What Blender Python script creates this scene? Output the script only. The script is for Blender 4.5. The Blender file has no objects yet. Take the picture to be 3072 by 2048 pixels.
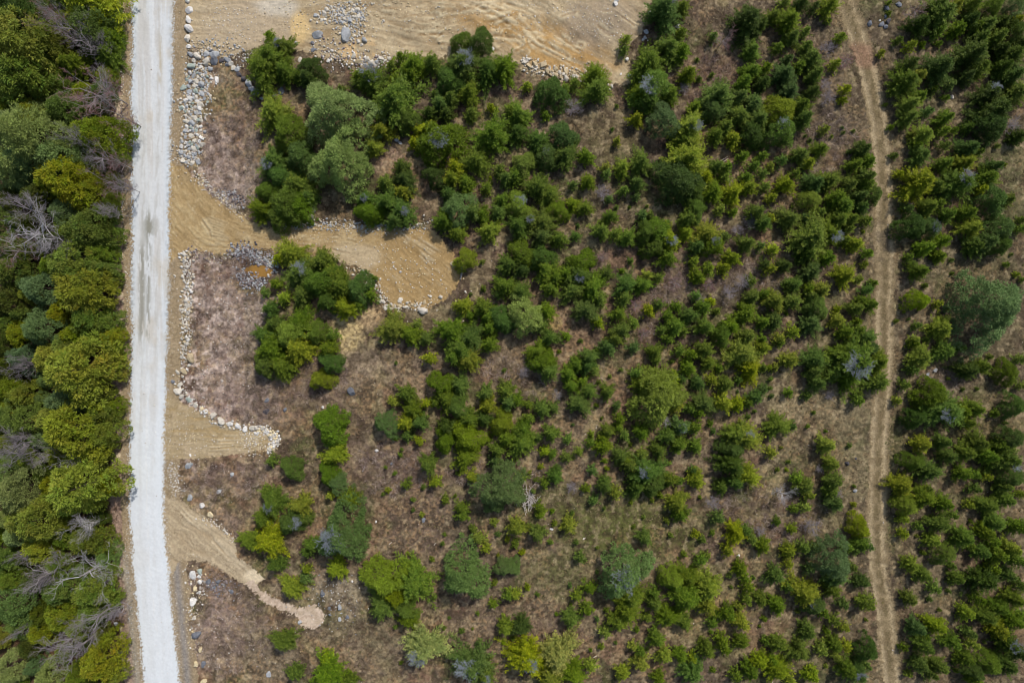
import bpy, math, random, re
import numpy as np
from mathutils import Vector, Matrix
R = math.radians
random.seed(7); rng = np.random.default_rng(7)
sc = bpy.context.scene
col = sc.collection
# ------------------------------------------------------------------ camera, sky, sun, exposure
H = 92.0; S = 0.045                       # camera height (m), metres per photograph pixel on the ground
cam = bpy.data.objects.new('camera', bpy.data.cameras.new('camera')); col.objects.link(cam)
cam.location = (0, 0, H); cam.rotation_euler = (0, 0, 0)
cam.data.lens = 36 * H / (3072 * S); cam.data.sensor_width = 36; cam.data.clip_end = 3000
sc.camera = cam
SUN_EL, SUN_AZ = R(50), math.atan2(0.52, 0.85)      # azimuth from +Y towards +X
w = bpy.data.worlds.new('World'); sc.world = w; w.use_nodes = True
nt = w.node_tree; bg = nt.nodes['Background']
sky = nt.nodes.new('ShaderNodeTexSky'); sky.sky_type = 'NISHITA'; sky.sun_disc = False
sky.sun_elevation = SUN_EL; sky.sun_rotation = SUN_AZ; sky.air_density = 1.2; sky.dust_density = 2.0
nt.links.new(sky.outputs[0], bg.inputs[0]); bg.inputs[1].default_value = 0.105
sl = bpy.data.lights.new('sun', 'SUN'); sl.energy = 3.1; sl.angle = R(1.6); sl.color = (1, 0.955, 0.89)
so = bpy.data.objects.new('sun', sl); col.objects.link(so)
sd = Vector((math.sin(SUN_AZ) * math.cos(SUN_EL), math.cos(SUN_AZ) * math.cos(SUN_EL), math.sin(SUN_EL)))
so.rotation_euler = sd.to_track_quat('Z', 'Y').to_euler(); so.location = sd * 150
sc.view_settings.view_transform = 'Standard'; sc.view_settings.look = 'None'
sc.view_settings.exposure = 0.0; sc.view_settings.gamma = 1.0
sc.cycles.filter_width = 1.05; sc.cycles.max_bounces = 6; sc.cycles.diffuse_bounces = 3; sc.cycles.transmission_bounces = 3
sc.cycles.transparent_max_bounces = 4

# ------------------------------------------------------------------ helpers
def lin(r, g, b):
    f = lambda c: (c/255/12.92) if c/255 <= 0.04045 else ((c/255+0.055)/1.055)**2.4
    return np.array([f(r), f(g), f(b)])
def OV(x, y): return ((x*1.30612-1536)*S, (1024-y*1.30612)*S)       # overview picture units -> ground
TAB = rng.random((256, 256)).astype(np.float32)
def vn(x, y, sc_, seed=0):
    x = np.asarray(x, np.float32)/sc_ + seed*17.31+400; y = np.asarray(y, np.float32)/sc_ + seed*9.77+400
    ix = np.floor(x).astype(int); iy = np.floor(y).astype(int); fx = x-ix; fy = y-iy
    fx = fx*fx*(3-2*fx); fy = fy*fy*(3-2*fy)
    a = TAB[ix % 256, iy % 256]; b = TAB[(ix+1) % 256, iy % 256]; c = TAB[ix % 256, (iy+1) % 256]; d = TAB[(ix+1) % 256, (iy+1) % 256]
    return (a*(1-fx)+b*fx)*(1-fy) + (c*(1-fx)+d*fx)*fy
def fbm(x, y, sc_, seed=0, o=4, g=0.55):
    t = 0; a = 1; n = 0
    for k in range(o):
        t = t + a*vn(x, y, sc_/2**k, seed+k*3); n += a; a *= g
    return t/n
def pip(x, y, poly):
    ins = np.zeros(x.shape, bool); n = len(poly)
    for i in range(n):
        x0, y0 = poly[i]; x1, y1 = poly[(i+1) % n]
        if y0 == y1: continue
        ins ^= ((y0 > y) != (y1 > y)) & (x < (x1-x0)*(y-y0)/(y1-y0)+x0)
    return ins
def pdist(x, y, pts):                      # distance to polyline
    d = np.full(x.shape, 1e9, np.float32)
    for (x0, y0), (x1, y1) in zip(pts[:-1], pts[1:]):
        dx, dy = x1-x0, y1-y0; t = np.clip(((x-x0)*dx+(y-y0)*dy)/(dx*dx+dy*dy), 0, 1)
        d = np.minimum(d, np.hypot(x-x0-t*dx, y-y0-t*dy))
    return d
def ss(a, b, x): t = np.clip((x-a)/(b-a), 0, 1); return t*t*(3-2*t)

def mesh_np(name, V, F, mat, vcol=None, smooth=False):
    V = np.asarray(V, np.float32); F = np.asarray(F, np.int32); k = F.shape[1]
    me = bpy.data.meshes.new(name)
    me.vertices.add(len(V)); me.vertices.foreach_set('co', V.ravel())
    me.loops.add(F.size); me.loops.foreach_set('vertex_index', F.ravel())
    me.polygons.add(len(F)); me.polygons.foreach_set('loop_start', np.arange(0, F.size, k, dtype=np.int32))
    if vcol is not None:
        a = me.attributes.new('tint', 'FLOAT_COLOR', 'POINT')
        c = np.ones((len(V), 4), np.float32); c[:, :3] = vcol; a.data.foreach_set('color', c.ravel())
    me.materials.append(mat); me.update(calc_edges=True)
    if smooth: me.polygons.foreach_set('use_smooth', np.ones(len(F), bool))
    return me
def link(name, data, parent=None, **props):
    o = bpy.data.objects.new(name, data); col.objects.link(o)
    if parent: o.parent = parent
    for k, v in props.items(): o[k] = v
    return o

# ------------------------------------------------------------------ materials
def mat(name, rough=0.9, detail=None, bump=None, objcol=False, trans=0.0, attr=True, base=None, spec=0.2):
    m = bpy.data.materials.new(name); m.use_nodes = True; t = m.node_tree; N = t.nodes; L = t.links
    p = N['Principled BSDF']; p.inputs['Roughness'].default_value = rough
    p.inputs['Specular IOR Level'].default_value = spec
    c = None
    if attr:
        a = N.new('ShaderNodeAttribute'); a.attribute_name = 'tint'; c = a.outputs['Color']
    else:
        rgb = N.new('ShaderNodeRGB'); rgb.outputs[0].default_value = (*base, 1); c = rgb.outputs[0]
    def mul(x, y):
        mx = N.new('ShaderNodeMix'); mx.data_type = 'RGBA'; mx.blend_type = 'MULTIPLY'; mx.inputs[0].default_value = 1
        L.new(x, mx.inputs[6]); L.new(y, mx.inputs[7]); return mx.outputs[2]
    if objcol:
        oi = N.new('ShaderNodeObjectInfo'); c = mul(c, oi.outputs['Color'])
    tc = N.new('ShaderNodeTexCoord')
    if detail:
        for (scale, lo, hi) in detail:
            n = N.new('ShaderNodeTexNoise'); n.inputs['Scale'].default_value = scale; n.inputs['Detail'].default_value = 3
            n.inputs['Roughness'].default_value = 0.6
            L.new(tc.outputs['Object'], n.inputs['Vector'])
            mr = N.new('ShaderNodeMapRange'); mr.inputs[1].default_value = 0.3; mr.inputs[2].default_value = 0.7
            mr.inputs[3].default_value = lo; mr.inputs[4].default_value = hi
            L.new(n.outputs[0], mr.inputs[0])
            cc = N.new('ShaderNodeCombineColor')
            for q in range(3): L.new(mr.outputs[0], cc.inputs[q])
            c = mul(c, cc.outputs[0])
    L.new(c, p.inputs['Base Color'])
    if bump:
        n = N.new('ShaderNodeTexNoise'); n.inputs['Scale'].default_value = bump[0]; n.inputs['Detail'].default_value = 4
        L.new(tc.outputs['Object'], n.inputs['Vector'])
        b = N.new('ShaderNodeBump'); b.inputs['Strength'].default_value = bump[1]; b.inputs['Distance'].default_value = bump[2]
        L.new(n.outputs[0], b.inputs['Height']); L.new(b.outputs[0], p.inputs['Normal'])
    if trans:
        tr = N.new('ShaderNodeBsdfTranslucent'); L.new(c, tr.inputs[0]); mx = N.new('ShaderNodeMixShader')
        mx.inputs[0].default_value = trans; L.new(p.outputs[0], mx.inputs[1]); L.new(tr.outputs[0], mx.inputs[2])
        L.new(mx.outputs[0], N['Material Output'].inputs[0])
    return m
M_ground = mat('heath_ground', 1.0, [(2.6, .74, 1.26), (9, .76, 1.24)], (5, .7, .08), spec=0.05)
M_road = mat('crushed_stone', 0.95, [(7, .96, 1.03), (0.5, .97, 1.03)], (9, .2, .02), spec=0.1)
M_sand = mat('sandy_soil', 1.0, [(3, .88, 1.1), (12, .9, 1.1)], (7, .55, .05), spec=0.05)
M_trail = mat('straw_track', 1.0, [(5, .72, 1.25), (1.2, .9, 1.1)], (6, .7, .08), spec=0.05)
M_leaf = mat('needles', 0.62, None, None, True, 0.30, spec=0.25)
M_bark = mat('bark', 0.95, [(6, .7, 1.2)], (20, .5, .02), attr=False, base=(0.11, 0.085, 0.065))
M_dead = mat('bare_wood', 0.9, [(3, .75, 1.15)], None, True, attr=False, base=(1, 1, 1))
M_rock = mat('stone', 0.88, [(2.2, .78, 1.12), (9, .85, 1.1)], (6, .5, .05), True, attr=False, base=(1, 1, 1))
M_pebble = mat('loose_stone', 0.9, [(5, .8, 1.1)], None)
M_blade = mat('dry_stems', 0.9, None, None, False, 0.15, spec=0.1)
M_water = mat('muddy_water', 0.12, [(1.2, .8, 1.1)], None, attr=False, base=tuple(lin(150, 112, 52)), spec=0.5)

# ------------------------------------------------------------------ ground plan (overview units -> metres)
def P(s): 
    v = [float(q) for q in s.replace(',', ' ').split()]
    return [OV(v[i], v[i+1]) for i in range(0, len(v), 2)]
def PX(s):
    v = [float(q) for q in s.replace(',', ' ').split()]
    return [((v[i]-1536)*S, (1024-v[i+1])*S) for i in range(0, len(v), 2)]
ROAD = PX('397,-80 397,0 398,170 393,290 398,400 396,512 396,800 395,1024 390,1253 390,1536 401,1706 416,1862 434,2048 446,2150 '
          '550,2150 537,2048 519,1862 503,1706 490,1536 493,1253 502,1024 506,800 508,512 515,300 518,150 519,0 519,-80')
CLEAR = P('430,-60 1490,-60 1492,40 1470,80 1440,110 1450,185 1420,195 1400,200 1330,182 1230,172 1195,150 1140,142 1000,135 900,150 810,150 760,142 720,125 640,105 560,118 520,135 475,112 440,118 428,60')
DRV1 = P('385,372 425,385 470,430 512,470 552,494 600,520 700,516 830,516 930,524 1000,528 1040,585 1062,640 1030,683 975,716 900,702 868,660 848,622 780,600 700,582 640,572 560,572 510,584 440,574 385,604')
DRV2 = P('372,895 400,915 440,940 500,966 560,985 625,985 640,1008 615,1030 560,1040 480,1050 372,1056')
DRV3 = P('372,1140 410,1146 440,1165 490,1200 538,1238 545,1282 590,1308 606,1328 572,1347 528,1322 482,1292 420,1284 385,1330')
GPATH = P('575,1338 600,1368 650,1393 690,1408 716,1416')
TRAIL = P('1925,-60 1942,0 1962,60 1985,130 2003,200 2020,290 2028,400 2030,500 2034,620 2030,700 2032,800 2026,900 2020,1000 2016,1100 2014,1200 2018,1310 2032,1400 2040,1480 2050,1568 2056,1640')
def road_edge_x(y, side):
    pts = ROAD[:14] if side < 0 else ROAD[14:][::-1]
    return np.interp(-np.asarray(y), [-p[1] for p in pts], [p[0] for p in pts])
dx = 0.12
xs = np.arange(-72, 72.001, dx, dtype=np.float32); ys = np.arange(-49.2, 49.2, dx, dtype=np.float32)
X, Y = np.meshgrid(xs, ys, indexing='ij')
def wgt(a, b): return a[..., None]*b
n1 = fbm(X, Y, 9, 1); n2 = fbm(X, Y, 3, 5); n3 = fbm(X, Y, .9, 9, 3); n4 = vn(X, Y, .25, 13); n5 = fbm(X, Y, 20, 21); rnd = rng.random(X.shape).astype(np.float32)
wx = (fbm(X, Y, 1.2, 31, 4, .7)-.5)*1.5; wy = (fbm(X, Y, 1.2, 37, 4, .7)-.5)*1.5
wl = (n4-.5)*.35 + (rnd-.5)*.25
C_ = lambda *a: lin(*a).astype(np.float32)
# heath: patchwork of dry heath, moss, straw and leaf litter
base = np.empty(X.shape+(3,), np.float32); base[:] = C_(105, 90, 77)
def lay(m, c, k=1.0):
    global base
    m = np.clip(m*k, 0, 1)[..., None]; base = base*(1-m)+C_(*c)*m
lay(ss(.45, .62, n1), (98, 80, 70)); lay(ss(.5, .68, n2), (130, 108, 82), .7)
lay(ss(.5, .66, fbm(X, Y, 5, 44)), (92, 92, 58), .9)
lay(ss(.56, .7, fbm(X, Y, 2.2, 52)), (150, 134, 100), .7)
lay(ss(.6, .72, fbm(X, Y, 3.3, 58)), (140, 106, 88), .6)
# patches seen from the air: x, y, rx, ry (overview units), colour, strength
PATCH = [(520,330,90,130,(150,132,122),.7),(530,430,90,60,(172,154,144),.8),(520,700,95,150,(176,156,146),.85),(560,800,110,60,(160,140,128),.6),
 (520,860,110,110,(170,150,140),.8),(560,940,90,50,(150,128,120),.7),(500,610,90,45,(128,108,100),.8),(520,1090,110,45,(142,120,108),.7),(500,1220,60,60,(140,120,108),.6),
 (500,1420,80,130,(160,140,130),.75),(600,1480,120,90,(140,124,106),.7),(700,1330,110,60,(146,128,110),.7),(800,1360,70,60,(158,142,124),.7),
 (820,850,110,60,(158,136,116),.75),(800,770,40,40,(205,178,130),.9),(850,720,30,40,(200,168,130),.8),(790,760,22,30,(214,186,136),.8),(1270,740,22,16,(200,172,110),.9),
 (720,900,120,80,(142,118,104),.6),(950,900,80,60,(146,122,104),.6),(900,1100,170,120,(124,102,92),.7),(1000,1200,160,90,(118,98,90),.7),
 (1400,1210,200,90,(100,102,58),1.0),(1330,1350,160,80,(110,104,70),.8),(1250,1420,150,80,(118,98,90),.7),(1480,1190,120,60,(104,104,60),.9),(1290,1290,110,60,(108,104,68),.8),(1950,900,70,40,(150,140,100),.5),(2080,1010,40,140,(104,98,64),.7),(1100,1450,120,80,(132,112,96),.6),(850,1480,160,90,(128,110,94),.6),
 (1850,930,130,50,(168,150,118),.8),(1960,960,60,120,(164,146,116),.75),(1960,1090,50,90,(160,142,112),.7),(1800,1010,110,40,(140,122,98),.6),(1930,1250,60,60,(150,132,108),.6),
 (1700,1350,100,60,(150,136,96),.6),(1650,1450,120,70,(146,130,94),.6),(1820,1380,70,60,(150,130,100),.6),
 (2230,620,110,70,(100,94,68),.85),(2200,980,140,80,(106,102,60),.8),(2160,868,70,32,(150,128,116),.95),(2120,700,50,120,(106,92,80),.7),(2200,280,60,100,(124,106,90),.5),
 (2110,150,70,120,(140,122,104),.7),(2140,1300,70,110,(152,132,108),.7),(2300,760,60,200,(104,92,72),.6),(2120,1180,60,120,(116,98,84),.5),
 (1640,190,90,90,(128,100,90),.8),(1560,60,60,60,(122,102,90),.6),(1400,320,130,70,(112,98,74),.8),(1900,150,60,120,(132,110,100),.7),(1920,300,60,80,(118,98,92),.8),
 (1330,370,60,50,(120,102,92),.6),(820,170,60,40,(104,82,72),.95),(1260,210,110,50,(110,90,78),.8),(900,360,70,40,(158,130,116),.8),(1000,470,40,70,(156,132,106),.7),
 (1110,620,60,40,(144,124,98),.8),(1000,740,100,40,(150,134,104),.7),(1170,830,80,60,(150,126,104),.6),(1330,860,80,100,(140,114,92),.5),(1560,640,50,60,(124,104,92),.7),
 (1500,700,60,60,(132,110,98),.6),(1700,620,100,80,(122,104,92),.5),(700,440,60,60,(90,74,58),.6),(600,250,80,60,(122,100,84),.6),(770,480,90,40,(96,76,58),.7)]
pw = (fbm(X, Y, 4, 61, 4, .65)-.5)
for (px, py, rx, ry, c, k) in PATCH:
    cx, cy = OV(px, py); q = np.hypot((X-cx)/(rx*1.306*S), (Y-cy)/(ry*1.306*S)) + pw*2.0
    if px > 950: c = tuple(int(v*.93) for v in c)
    lay(1-ss(.45, 1.15, q), c, k)
base[..., 2] *= .97
lay(ss(.5, .72, n3)*(1-ss(.5, .6, n4)*.5), (166, 144, 112), .42); lay(ss(.5, .3, n3), (74, 62, 50), .55)
lay(ss(.5, .8, n4)*ss(.45, .6, n2), (156, 124, 90), .5); lay(ss(.5, .2, n4), (84, 70, 52), .4)
lay(ss(34, 44, X), (96, 88, 66), .30)  # dimmer light over the right third, painted into the ground colour
# pale litter speckle where the scrub is pink
pk = (1-ss(.5, 1.2, np.hypot((X+46)/10, (Y-8)/30)+pw))
lay(ss(.52, .66, fbm(X, Y, .8, 70, 3))*pk, (212, 192, 178), .7); lay(ss(.6, .75, fbm(X, Y, 1.3, 73, 3))*pk, (104, 80, 66), .85)
# straw speckle in the scrub to the right
lay(ss(.60, .72, fbm(X, Y, .7, 76, 3)), (182, 160, 128), .38); lay(ss(.60, .74, fbm(X, Y, .6, 79, 3)), (74, 60, 48), .5)
# forest floor west of the road
fw = X < (road_edge_x(Y, -1)-2.6+wx)
lay(fw.astype(np.float32), (84, 68, 50), .85); lay(fw*ss(.55, .68, n3), (120, 96, 76), .6)
# verges on both sides of the road
rm = (road_edge_x(Y, -1)+road_edge_x(Y, 1))/2
vl = (X > road_edge_x(Y, -1)-1.25+wx*.35) & (X < rm); vr = (X < road_edge_x(Y, 1)+2.0+wx*.5+ss(0, 8, -Y-18)*.6) & (X > rm)
vp = (X > road_edge_x(Y, -1)-2.7+wx*.6) & (X < rm)
lay(vp.astype(np.float32), (152, 128, 112), .8); lay(vp*ss(.56, .62, n3), (196, 178, 150), .8)
lay((vl | vr).astype(np.float32), (152, 134, 106)); lay((vl | vr)*ss(.5, .7, n3), (168, 150, 122), .6); lay((vl | vr)*ss(.55, .7, n4), (134, 116, 92), .45)
dk = np.exp(-((X-(road_edge_x(Y, 1)+1.15))/.55)**2)*ss(-26.5, -29, Y); lay(dk, (140, 134, 128), .9)
dk = np.exp(-((X-(road_edge_x(Y, -1)-1.0))/.55)**2)*ss(-26.5, -31, Y); lay(dk, (152, 143, 128), .9)
relief = (n2-.5)*.25 + (n3-.5)*.26 + (n4-.5)*.12
relief = relief*np.where(vl | vr, .35, 1)
base *= np.where((X > -36)[..., None], np.array([.93, .95, .97], np.float32), 1)
# region ids
ID = np.zeros(X.shape, np.int8)
XW, YW = X+wx*.55+wl, Y+wy*.55+wl[::-1]
ID[pip(X+wx+wl, Y+wy+wl, CLEAR)] = 2
ID[pip(XW, YW, DRV1)] = 3; ID[pip(XW, YW, DRV2)] = 4; ID[pip(XW, YW, DRV3)] = 5
gd = pdist(XW, YW, GPATH); ID[(gd+(n3-.5)*.9 < .55) | (np.hypot(XW-GPATH[-1][0], YW-GPATH[-1][1]) < 1.65)] = 7
td = pdist(X+wx*.35+wl*.8, Y, TRAIL); ID[td+(fbm(X, Y, 2.4, 152)-.5)*1.1+(rnd-.5)*.35 < 1.38] = 6
ID[pip(X+(fbm(X, Y, 1.6, 90)-.5)*.5+(rnd-.5)*.55*(.4+n3), Y, ROAD)] = 1
ID[:2] = 0; ID[-3:] = 0; ID[:, :2] = 0; ID[:, -3:] = 0
# streak fields
def streak(ang, f, seed, s=14.0):
    a = R(ang); u = X*math.cos(a)+Y*math.sin(a)+wx*.4; v = -X*math.sin(a)+Y*math.cos(a)+(n2-.5)*.9+(n1-.5)*3
    return .45*fbm(u/s, v, f*1.7, seed, 3, .7)+.55*fbm(u/s*2, v, f*.55, seed+3, 3, .75)
def arcs(px, py, f, seed):
    cx, cy = OV(px, py); r = np.hypot(X-cx, Y-cy)+(n2-.5)*.7+(n1-.5)*3; t = np.arctan2(Y-cy, X-cx)
    return .45*fbm(t*1.6, r, f*1.7, seed, 3, .7)+.55*fbm(t*2.2, r, f*.55, seed+3, 3, .75)
def paint(mask, cs, f, st=None, k=.6, sc_=(200,180,140), dc=(140,116,80)):
    global base, relief
    c = np.empty_like(base); c[:] = C_(*cs)
    b0 = base; base = c
    if st is not None:
        lay(ss(.5, .72, st), sc_, k); lay(ss(.5, .28, st), dc, k)
    lay(ss(.5, .7, n2), f, .5); lay(ss(.62, .75, n3), sc_, .4)
    if st is not None:
        ln_ = (1-ss(.0, .022, np.abs(st-.47)))*ss(.42, .55, n2); lay(ln_, (108, 90, 62), .6); lay((1-ss(0, .03, np.abs(st-.56)))*ss(.4, .55, n2), sc_, .6)
    base = np.where(mask[..., None], base, b0)
    h = (n2-.5)*.12+(n3-.5)*.08+(rnd-.5)*.02 + (0 if st is None else (st-.5)*.22)
    relief = np.where(mask, h, relief)
m = ID == 2; ax, _ = OV(1150, 0)
t = ss(-3, 3, X-ax); st = streak(-4, .55, 101)*(1-t)+streak(-33, .5, 103)*t
paint(m, (170, 151, 120), (179, 162, 132), st, .6, (199, 181, 148), (142, 119, 86))
x0, y0 = OV(1230, 90); q = np.hypot((X-x0)/12, (Y-y0+.3*(X-x0))/3.6)+pw; f = (1-ss(.5, 1.2, q))*m; lay(f*ss(.32, .55, st), (172, 136, 84), .9)
x0, y0 = OV(1390, 50); f = (1-ss(.5, 1.2, np.hypot((X-x0)/6, (Y-y0)/3.6)+pw))*m; lay(f, (152, 136, 114), .85)
x0, y0 = OV(560, 60); f = (1-ss(.5, 1.3, np.hypot((X-x0)/7, (Y-y0)/4)+pw))*m; lay(f, (182, 164, 138), .7)
x0, y0 = OV(690, 60); f = (1-ss(.5, 1.2, np.hypot((X-x0)/1.3, (Y-y0)/2.4)+pw))*m; lay(f, (214, 184, 130), .8)
x0, y0 = OV(640, 15); f = (1-ss(.4, 1.2, np.hypot((X-x0)/3, (Y-y0)/1.6)+pw))*m; lay(f, (198, 188, 170), .8)
x0, y0 = OV(830, 120); f = (1-ss(.5, 1.2, np.hypot((X-x0)/4, (Y-y0)/2)+pw))*m; lay(f*ss(.45, .6, n3), (206, 172, 124), .8)
m = ID == 3; ax, _ = OV(640, 0); bx, _ = OV(850, 0)
t1 = ss(-3, 3, X-ax); t2 = ss(-3, 3, X-bx); st = arcs(640, 300, .5, 110)*(1-t1)+t1*(streak(-5, .5, 111)*(1-t2)+streak(-38, .42, 112)*t2)
paint(m, (166, 142, 102), (170, 149, 114), st, .6, (192, 171, 130), (134, 111, 74)); lay(m*t2, (156, 127, 82), .5)
x0, y0 = OV(815, 590); f = (1-ss(.5, 1.2, np.hypot((X-x0)/3.5, (Y-y0)/1.8)+pw))*m; lay(f, (186, 168, 138), .7)
m = ID == 4; paint(m, (164, 146, 114), (174, 154, 116), streak(0, .6, 115), .5, (190, 170, 140), (160, 130, 76))
m = ID == 5; paint(m, (170, 152, 124), (178, 162, 136), streak(-36, .4, 118, 20), .4, (200, 182, 150), (158, 136, 104))
x0, y0 = OV(590, 1322); f = (1-ss(.5, 1.2, np.hypot((X-x0)/2, (Y-y0)/1)+pw))*m; lay(f, (226, 208, 176), .8)
m = ID == 7; paint(m, (204, 184, 162), (190, 168, 146)); lay(m*ss(.5, .7, n4), (168, 146, 126), .7); lay(m*ss(.5, .65, n3), (176, 156, 134), .6)
def ruts(polys, mask, dark=(118, 98, 68), light=(204, 188, 156), wd_=.13):
    global relief
    for q in polys:
        pts = P(q); x0_, x1_ = min(p[0] for p in pts)-2, max(p[0] for p in pts)+2; y0_, y1_ = min(p[1] for p in pts)-2, max(p[1] for p in pts)+2
        i0, i1 = np.searchsorted(xs, [x0_, x1_]); j0, j1 = np.searchsorted(ys, [y0_, y1_]); sl_ = (slice(i0, i1), slice(j0, j1))
        if i1 <= i0 or j1 <= j0: continue
        d = pdist(X[sl_]+(n3[sl_]-.5)*.22+(n1[sl_]-.5)*2, Y[sl_]+wy[sl_]*.1, pts)
        br_ = ss(.38, .56, n2[sl_])*ss(.3, .5, n3[sl_]); a = np.exp(-(d/wd_)**2)*mask[sl_]*br_; b = np.exp(-((d-wd_*2)/wd_)**2)*mask[sl_]*br_
        for mm_, cc_, kk_ in ((b, light, .5), (a, dark, .5)):
            mk = (mm_*kk_)[..., None]; base[sl_] = base[sl_]*(1-mk)+C_(*cc_)*mk
        relief[sl_] += b*.025-a*.045
rd_ = random.Random(4)
ruts(['%d,%d %d,%d %d,%d' % (840+k*9, 592-k*8+rd_.randint(-5, 5), 915+k*7, 640-k*9+rd_.randint(-4, 4), 985+k*6, 705-k*11) for k in range(9)]+['930,540 980,590 1000,640', '960,545 1000,570 1035,600', '700,545 800,552 880,575', '650,560 750,570 830,588'], ID == 3)
ruts(['%d,%d %d,%d %d,%d %d,%d' % (392+k*9, 402+k*13, 425+k*6, 455+k*8, 480, 500+k*7, 560+k*2, 535+k*4) for k in range(8)]+['392,540 470,552 560,562', '392,560 480,566 560,570'], ID == 3, (132, 112, 80), (192, 174, 138), .12)
ruts(['%d,%d %d,%d %d,%d' % (405+k*4, 975+k*9, 500, 985+k*8+rd_.randint(-3, 3), 590, 992+k*5) for k in range(7)], ID == 4, (150, 122, 72), (196, 180, 150), .11)
ruts(['%d,%d %d,%d %d,%d' % (400+k*10, 1165+k*9+rd_.randint(-4, 4), 460+k*7, 1205+k*9, 540+k*3, 1262+k*7) for k in range(9)], ID == 5, (152, 132, 102), (200, 184, 156), .10)
qs = []
for k in range(34):
    x_, y_ = rd_.randint(860, 1340), rd_.randint(-10, 110); a_ = (.05 if x_ < 1080 else .45)+rd_.uniform(-.25, .25); l_ = rd_.randint(60, 190); c_ = rd_.uniform(-14, 14)
    qs.append('%d,%d %d,%d %d,%d' % (x_, y_, x_+l_*.5*math.cos(a_), y_+l_*.5*math.sin(a_)+c_, x_+l_*math.cos(a_), y_+l_*math.sin(a_)))
ruts(qs, ID == 2, (128, 100, 64), (206, 190, 156), .2)
ruts(['1190,120 1230,100 1330,150 1400,165', '1100,20 1210,30 1300,90 1390,150', '1000,95 1040,60 1120,62 1250,70', '1290,40 1350,20 1420,30 1460,60', '500,10 520,60 600,90', '480,20 500,75 570,105'], ID == 2, (134, 106, 70), (206, 190, 156), .15)
mq = ID == 2; relief = relief+np.where(mq, (fbm(X, Y, 3.5, 145, 3)-.5)*1.1*ss(-22, -12, X), 0)
# track: two pale ruts, mossy centre
m = ID == 6; b0 = base.copy(); base[:] = C_(136, 120, 92)
cen = 1-ss(.26, .5, td+(n3-.5)*.5); lay(cen*ss(.35, .5, n3), (104, 92, 66), .75)
rut = np.exp(-((td-.82+(n3-.5)*.25)/.26)**2); lay(rut*ss(.3, .5, fbm(X, Y, 2.2, 150)+.08), (176, 158, 126), .8); lay(ss(.55, .7, n3), (118, 102, 76), .55); lay(ss(1.15, 1.5, td), (120, 104, 80), .7)
x0, y0 = OV(1985, 130); lay(1-ss(.5, 1.2, np.hypot((X-x0)/3, (Y-y0)/2)+pw), (140, 108, 88), .7)
x0, y0 = OV(2030, 560); lay((1-ss(.4, 1.2, np.hypot((X-x0)/1.6, (Y-y0)/3.5)+pw))*ss(.4, .55, n3), (92, 82, 70), .6)
base = np.where(m[..., None], base, b0); relief = np.where(m, (n3-.5)*.14-.07*rut, relief)
# road: pale crushed stone, brushed by wheels, wet dark strip
m = ID == 1; b0 = base.copy(); base[:] = C_(207, 209, 209)
s1 = fbm(X, Y/14, .5, 130, 3, .6); s2 = fbm(X, Y/6, .3, 133, 3, .6)
lay(ss(.45, .7, s1), (194, 190, 184), .7)
xl, xr = road_edge_x(Y, -1), road_edge_x(Y, 1); u = (X-xl)/(xr-xl)
ed = np.minimum(u, 1-u); lay((1-ss(.03, .2, ed)), (203, 209, 213), .8); lay((1-ss(.0, .14, ed))*ss(.5, .65, n4), (150, 154, 157), .75)
lay(ss(6, -14, Y), (216, 220, 223), .75)
wt = np.exp(-((u-.3)/.07)**2)+np.exp(-((u-.68)/.07)**2); lay(wt*ss(.3, .6, s2)*(.2+.8*ss(-14, 6, Y)), (184, 182, 176), .7); lay(np.exp(-((u-.5)/.04)**2)*ss(.45, .6, s2), (222, 222, 220), .5)
lay(ss(.52, .7, fbm(X, Y, 4, 137))*ss(.35, .55, s1)*(.3+.7*ss(-14, 6, Y)), (190, 179, 160), .45)
yy = np.array([OV(0, v)[1] for v in (470, 520, 640, 760, 800)])
win = ss(yy[0], yy[1], Y)*ss(yy[4], yy[3], Y)
strip = np.maximum(np.exp(-((u-.28)/.10)**2)*ss(yy[1]-1, yy[1]-4, Y), np.exp(-((u-.46)/.07)**2))
lay(.85*win*strip*ss(.36, .52, s2+(n4-.5)*.12), (138, 136, 124), .95)
yb = OV(0, 520)[1]; lay(np.exp(-((Y-yb)/2.2)**2)*np.exp(-((u-.47)/.16)**2)*ss(.36, .54, s2+(n4-.5)*.15), (140, 138, 126), .9)
yb = OV(0, 150)[1]; lay(np.exp(-((Y-yb)/4)**2)*np.exp(-((u-.7)/.05)**2)*ss(.4, .6, s2), (184, 172, 148), .7)
base = np.where(m[..., None], base, b0); relief = np.where(m, .05-.16*np.abs(u-.5)**2+(rnd-.5)*.015+(n4-.5)*.02, relief)
# puddle hollow
pud = P('566,614 575,607 590,612 602,609 611,620 619,634 611,641 600,636 586,633 572,627')
pm = pip(X+wx*.3, Y+wy*.3, pud)
pcx, pcy = OV(593, 624); relief = relief-.30*np.exp(-(np.hypot((X-pcx)/2.2, (Y-pcy)/1.5))**2)
pz = relief[(np.abs(X-pcx) < 1.9) & (np.abs(Y-pcy) < 1.0)].mean()
lay(np.exp(-(np.hypot((X-pcx)/3.4, (Y-pcy)/2.6))**4), (98, 80, 68), .75)
fade = np.clip(np.minimum(np.minimum(X-xs[0], xs[-1]-X), np.minimum(Y-ys[0], ys[-1]-Y))/2, 0, 1); relief = relief*fade
base = np.where((ID == 0)[..., None]*(X > -36)[..., None], base*np.array([.97, .99, .95], np.float32), base); jr = np.where(ID == 1, .3, 1); base *= (1+(rnd-.5)*.14*jr)[..., None]*(1+(n4-.5)*.2*jr)[..., None]
def hz(x, y):
    i = int(np.clip((x-xs[0])/dx, 0, len(xs)-1)); j = int(np.clip((y-ys[0])/dx, 0, len(ys)-1)); return float(relief[i, j])
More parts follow.
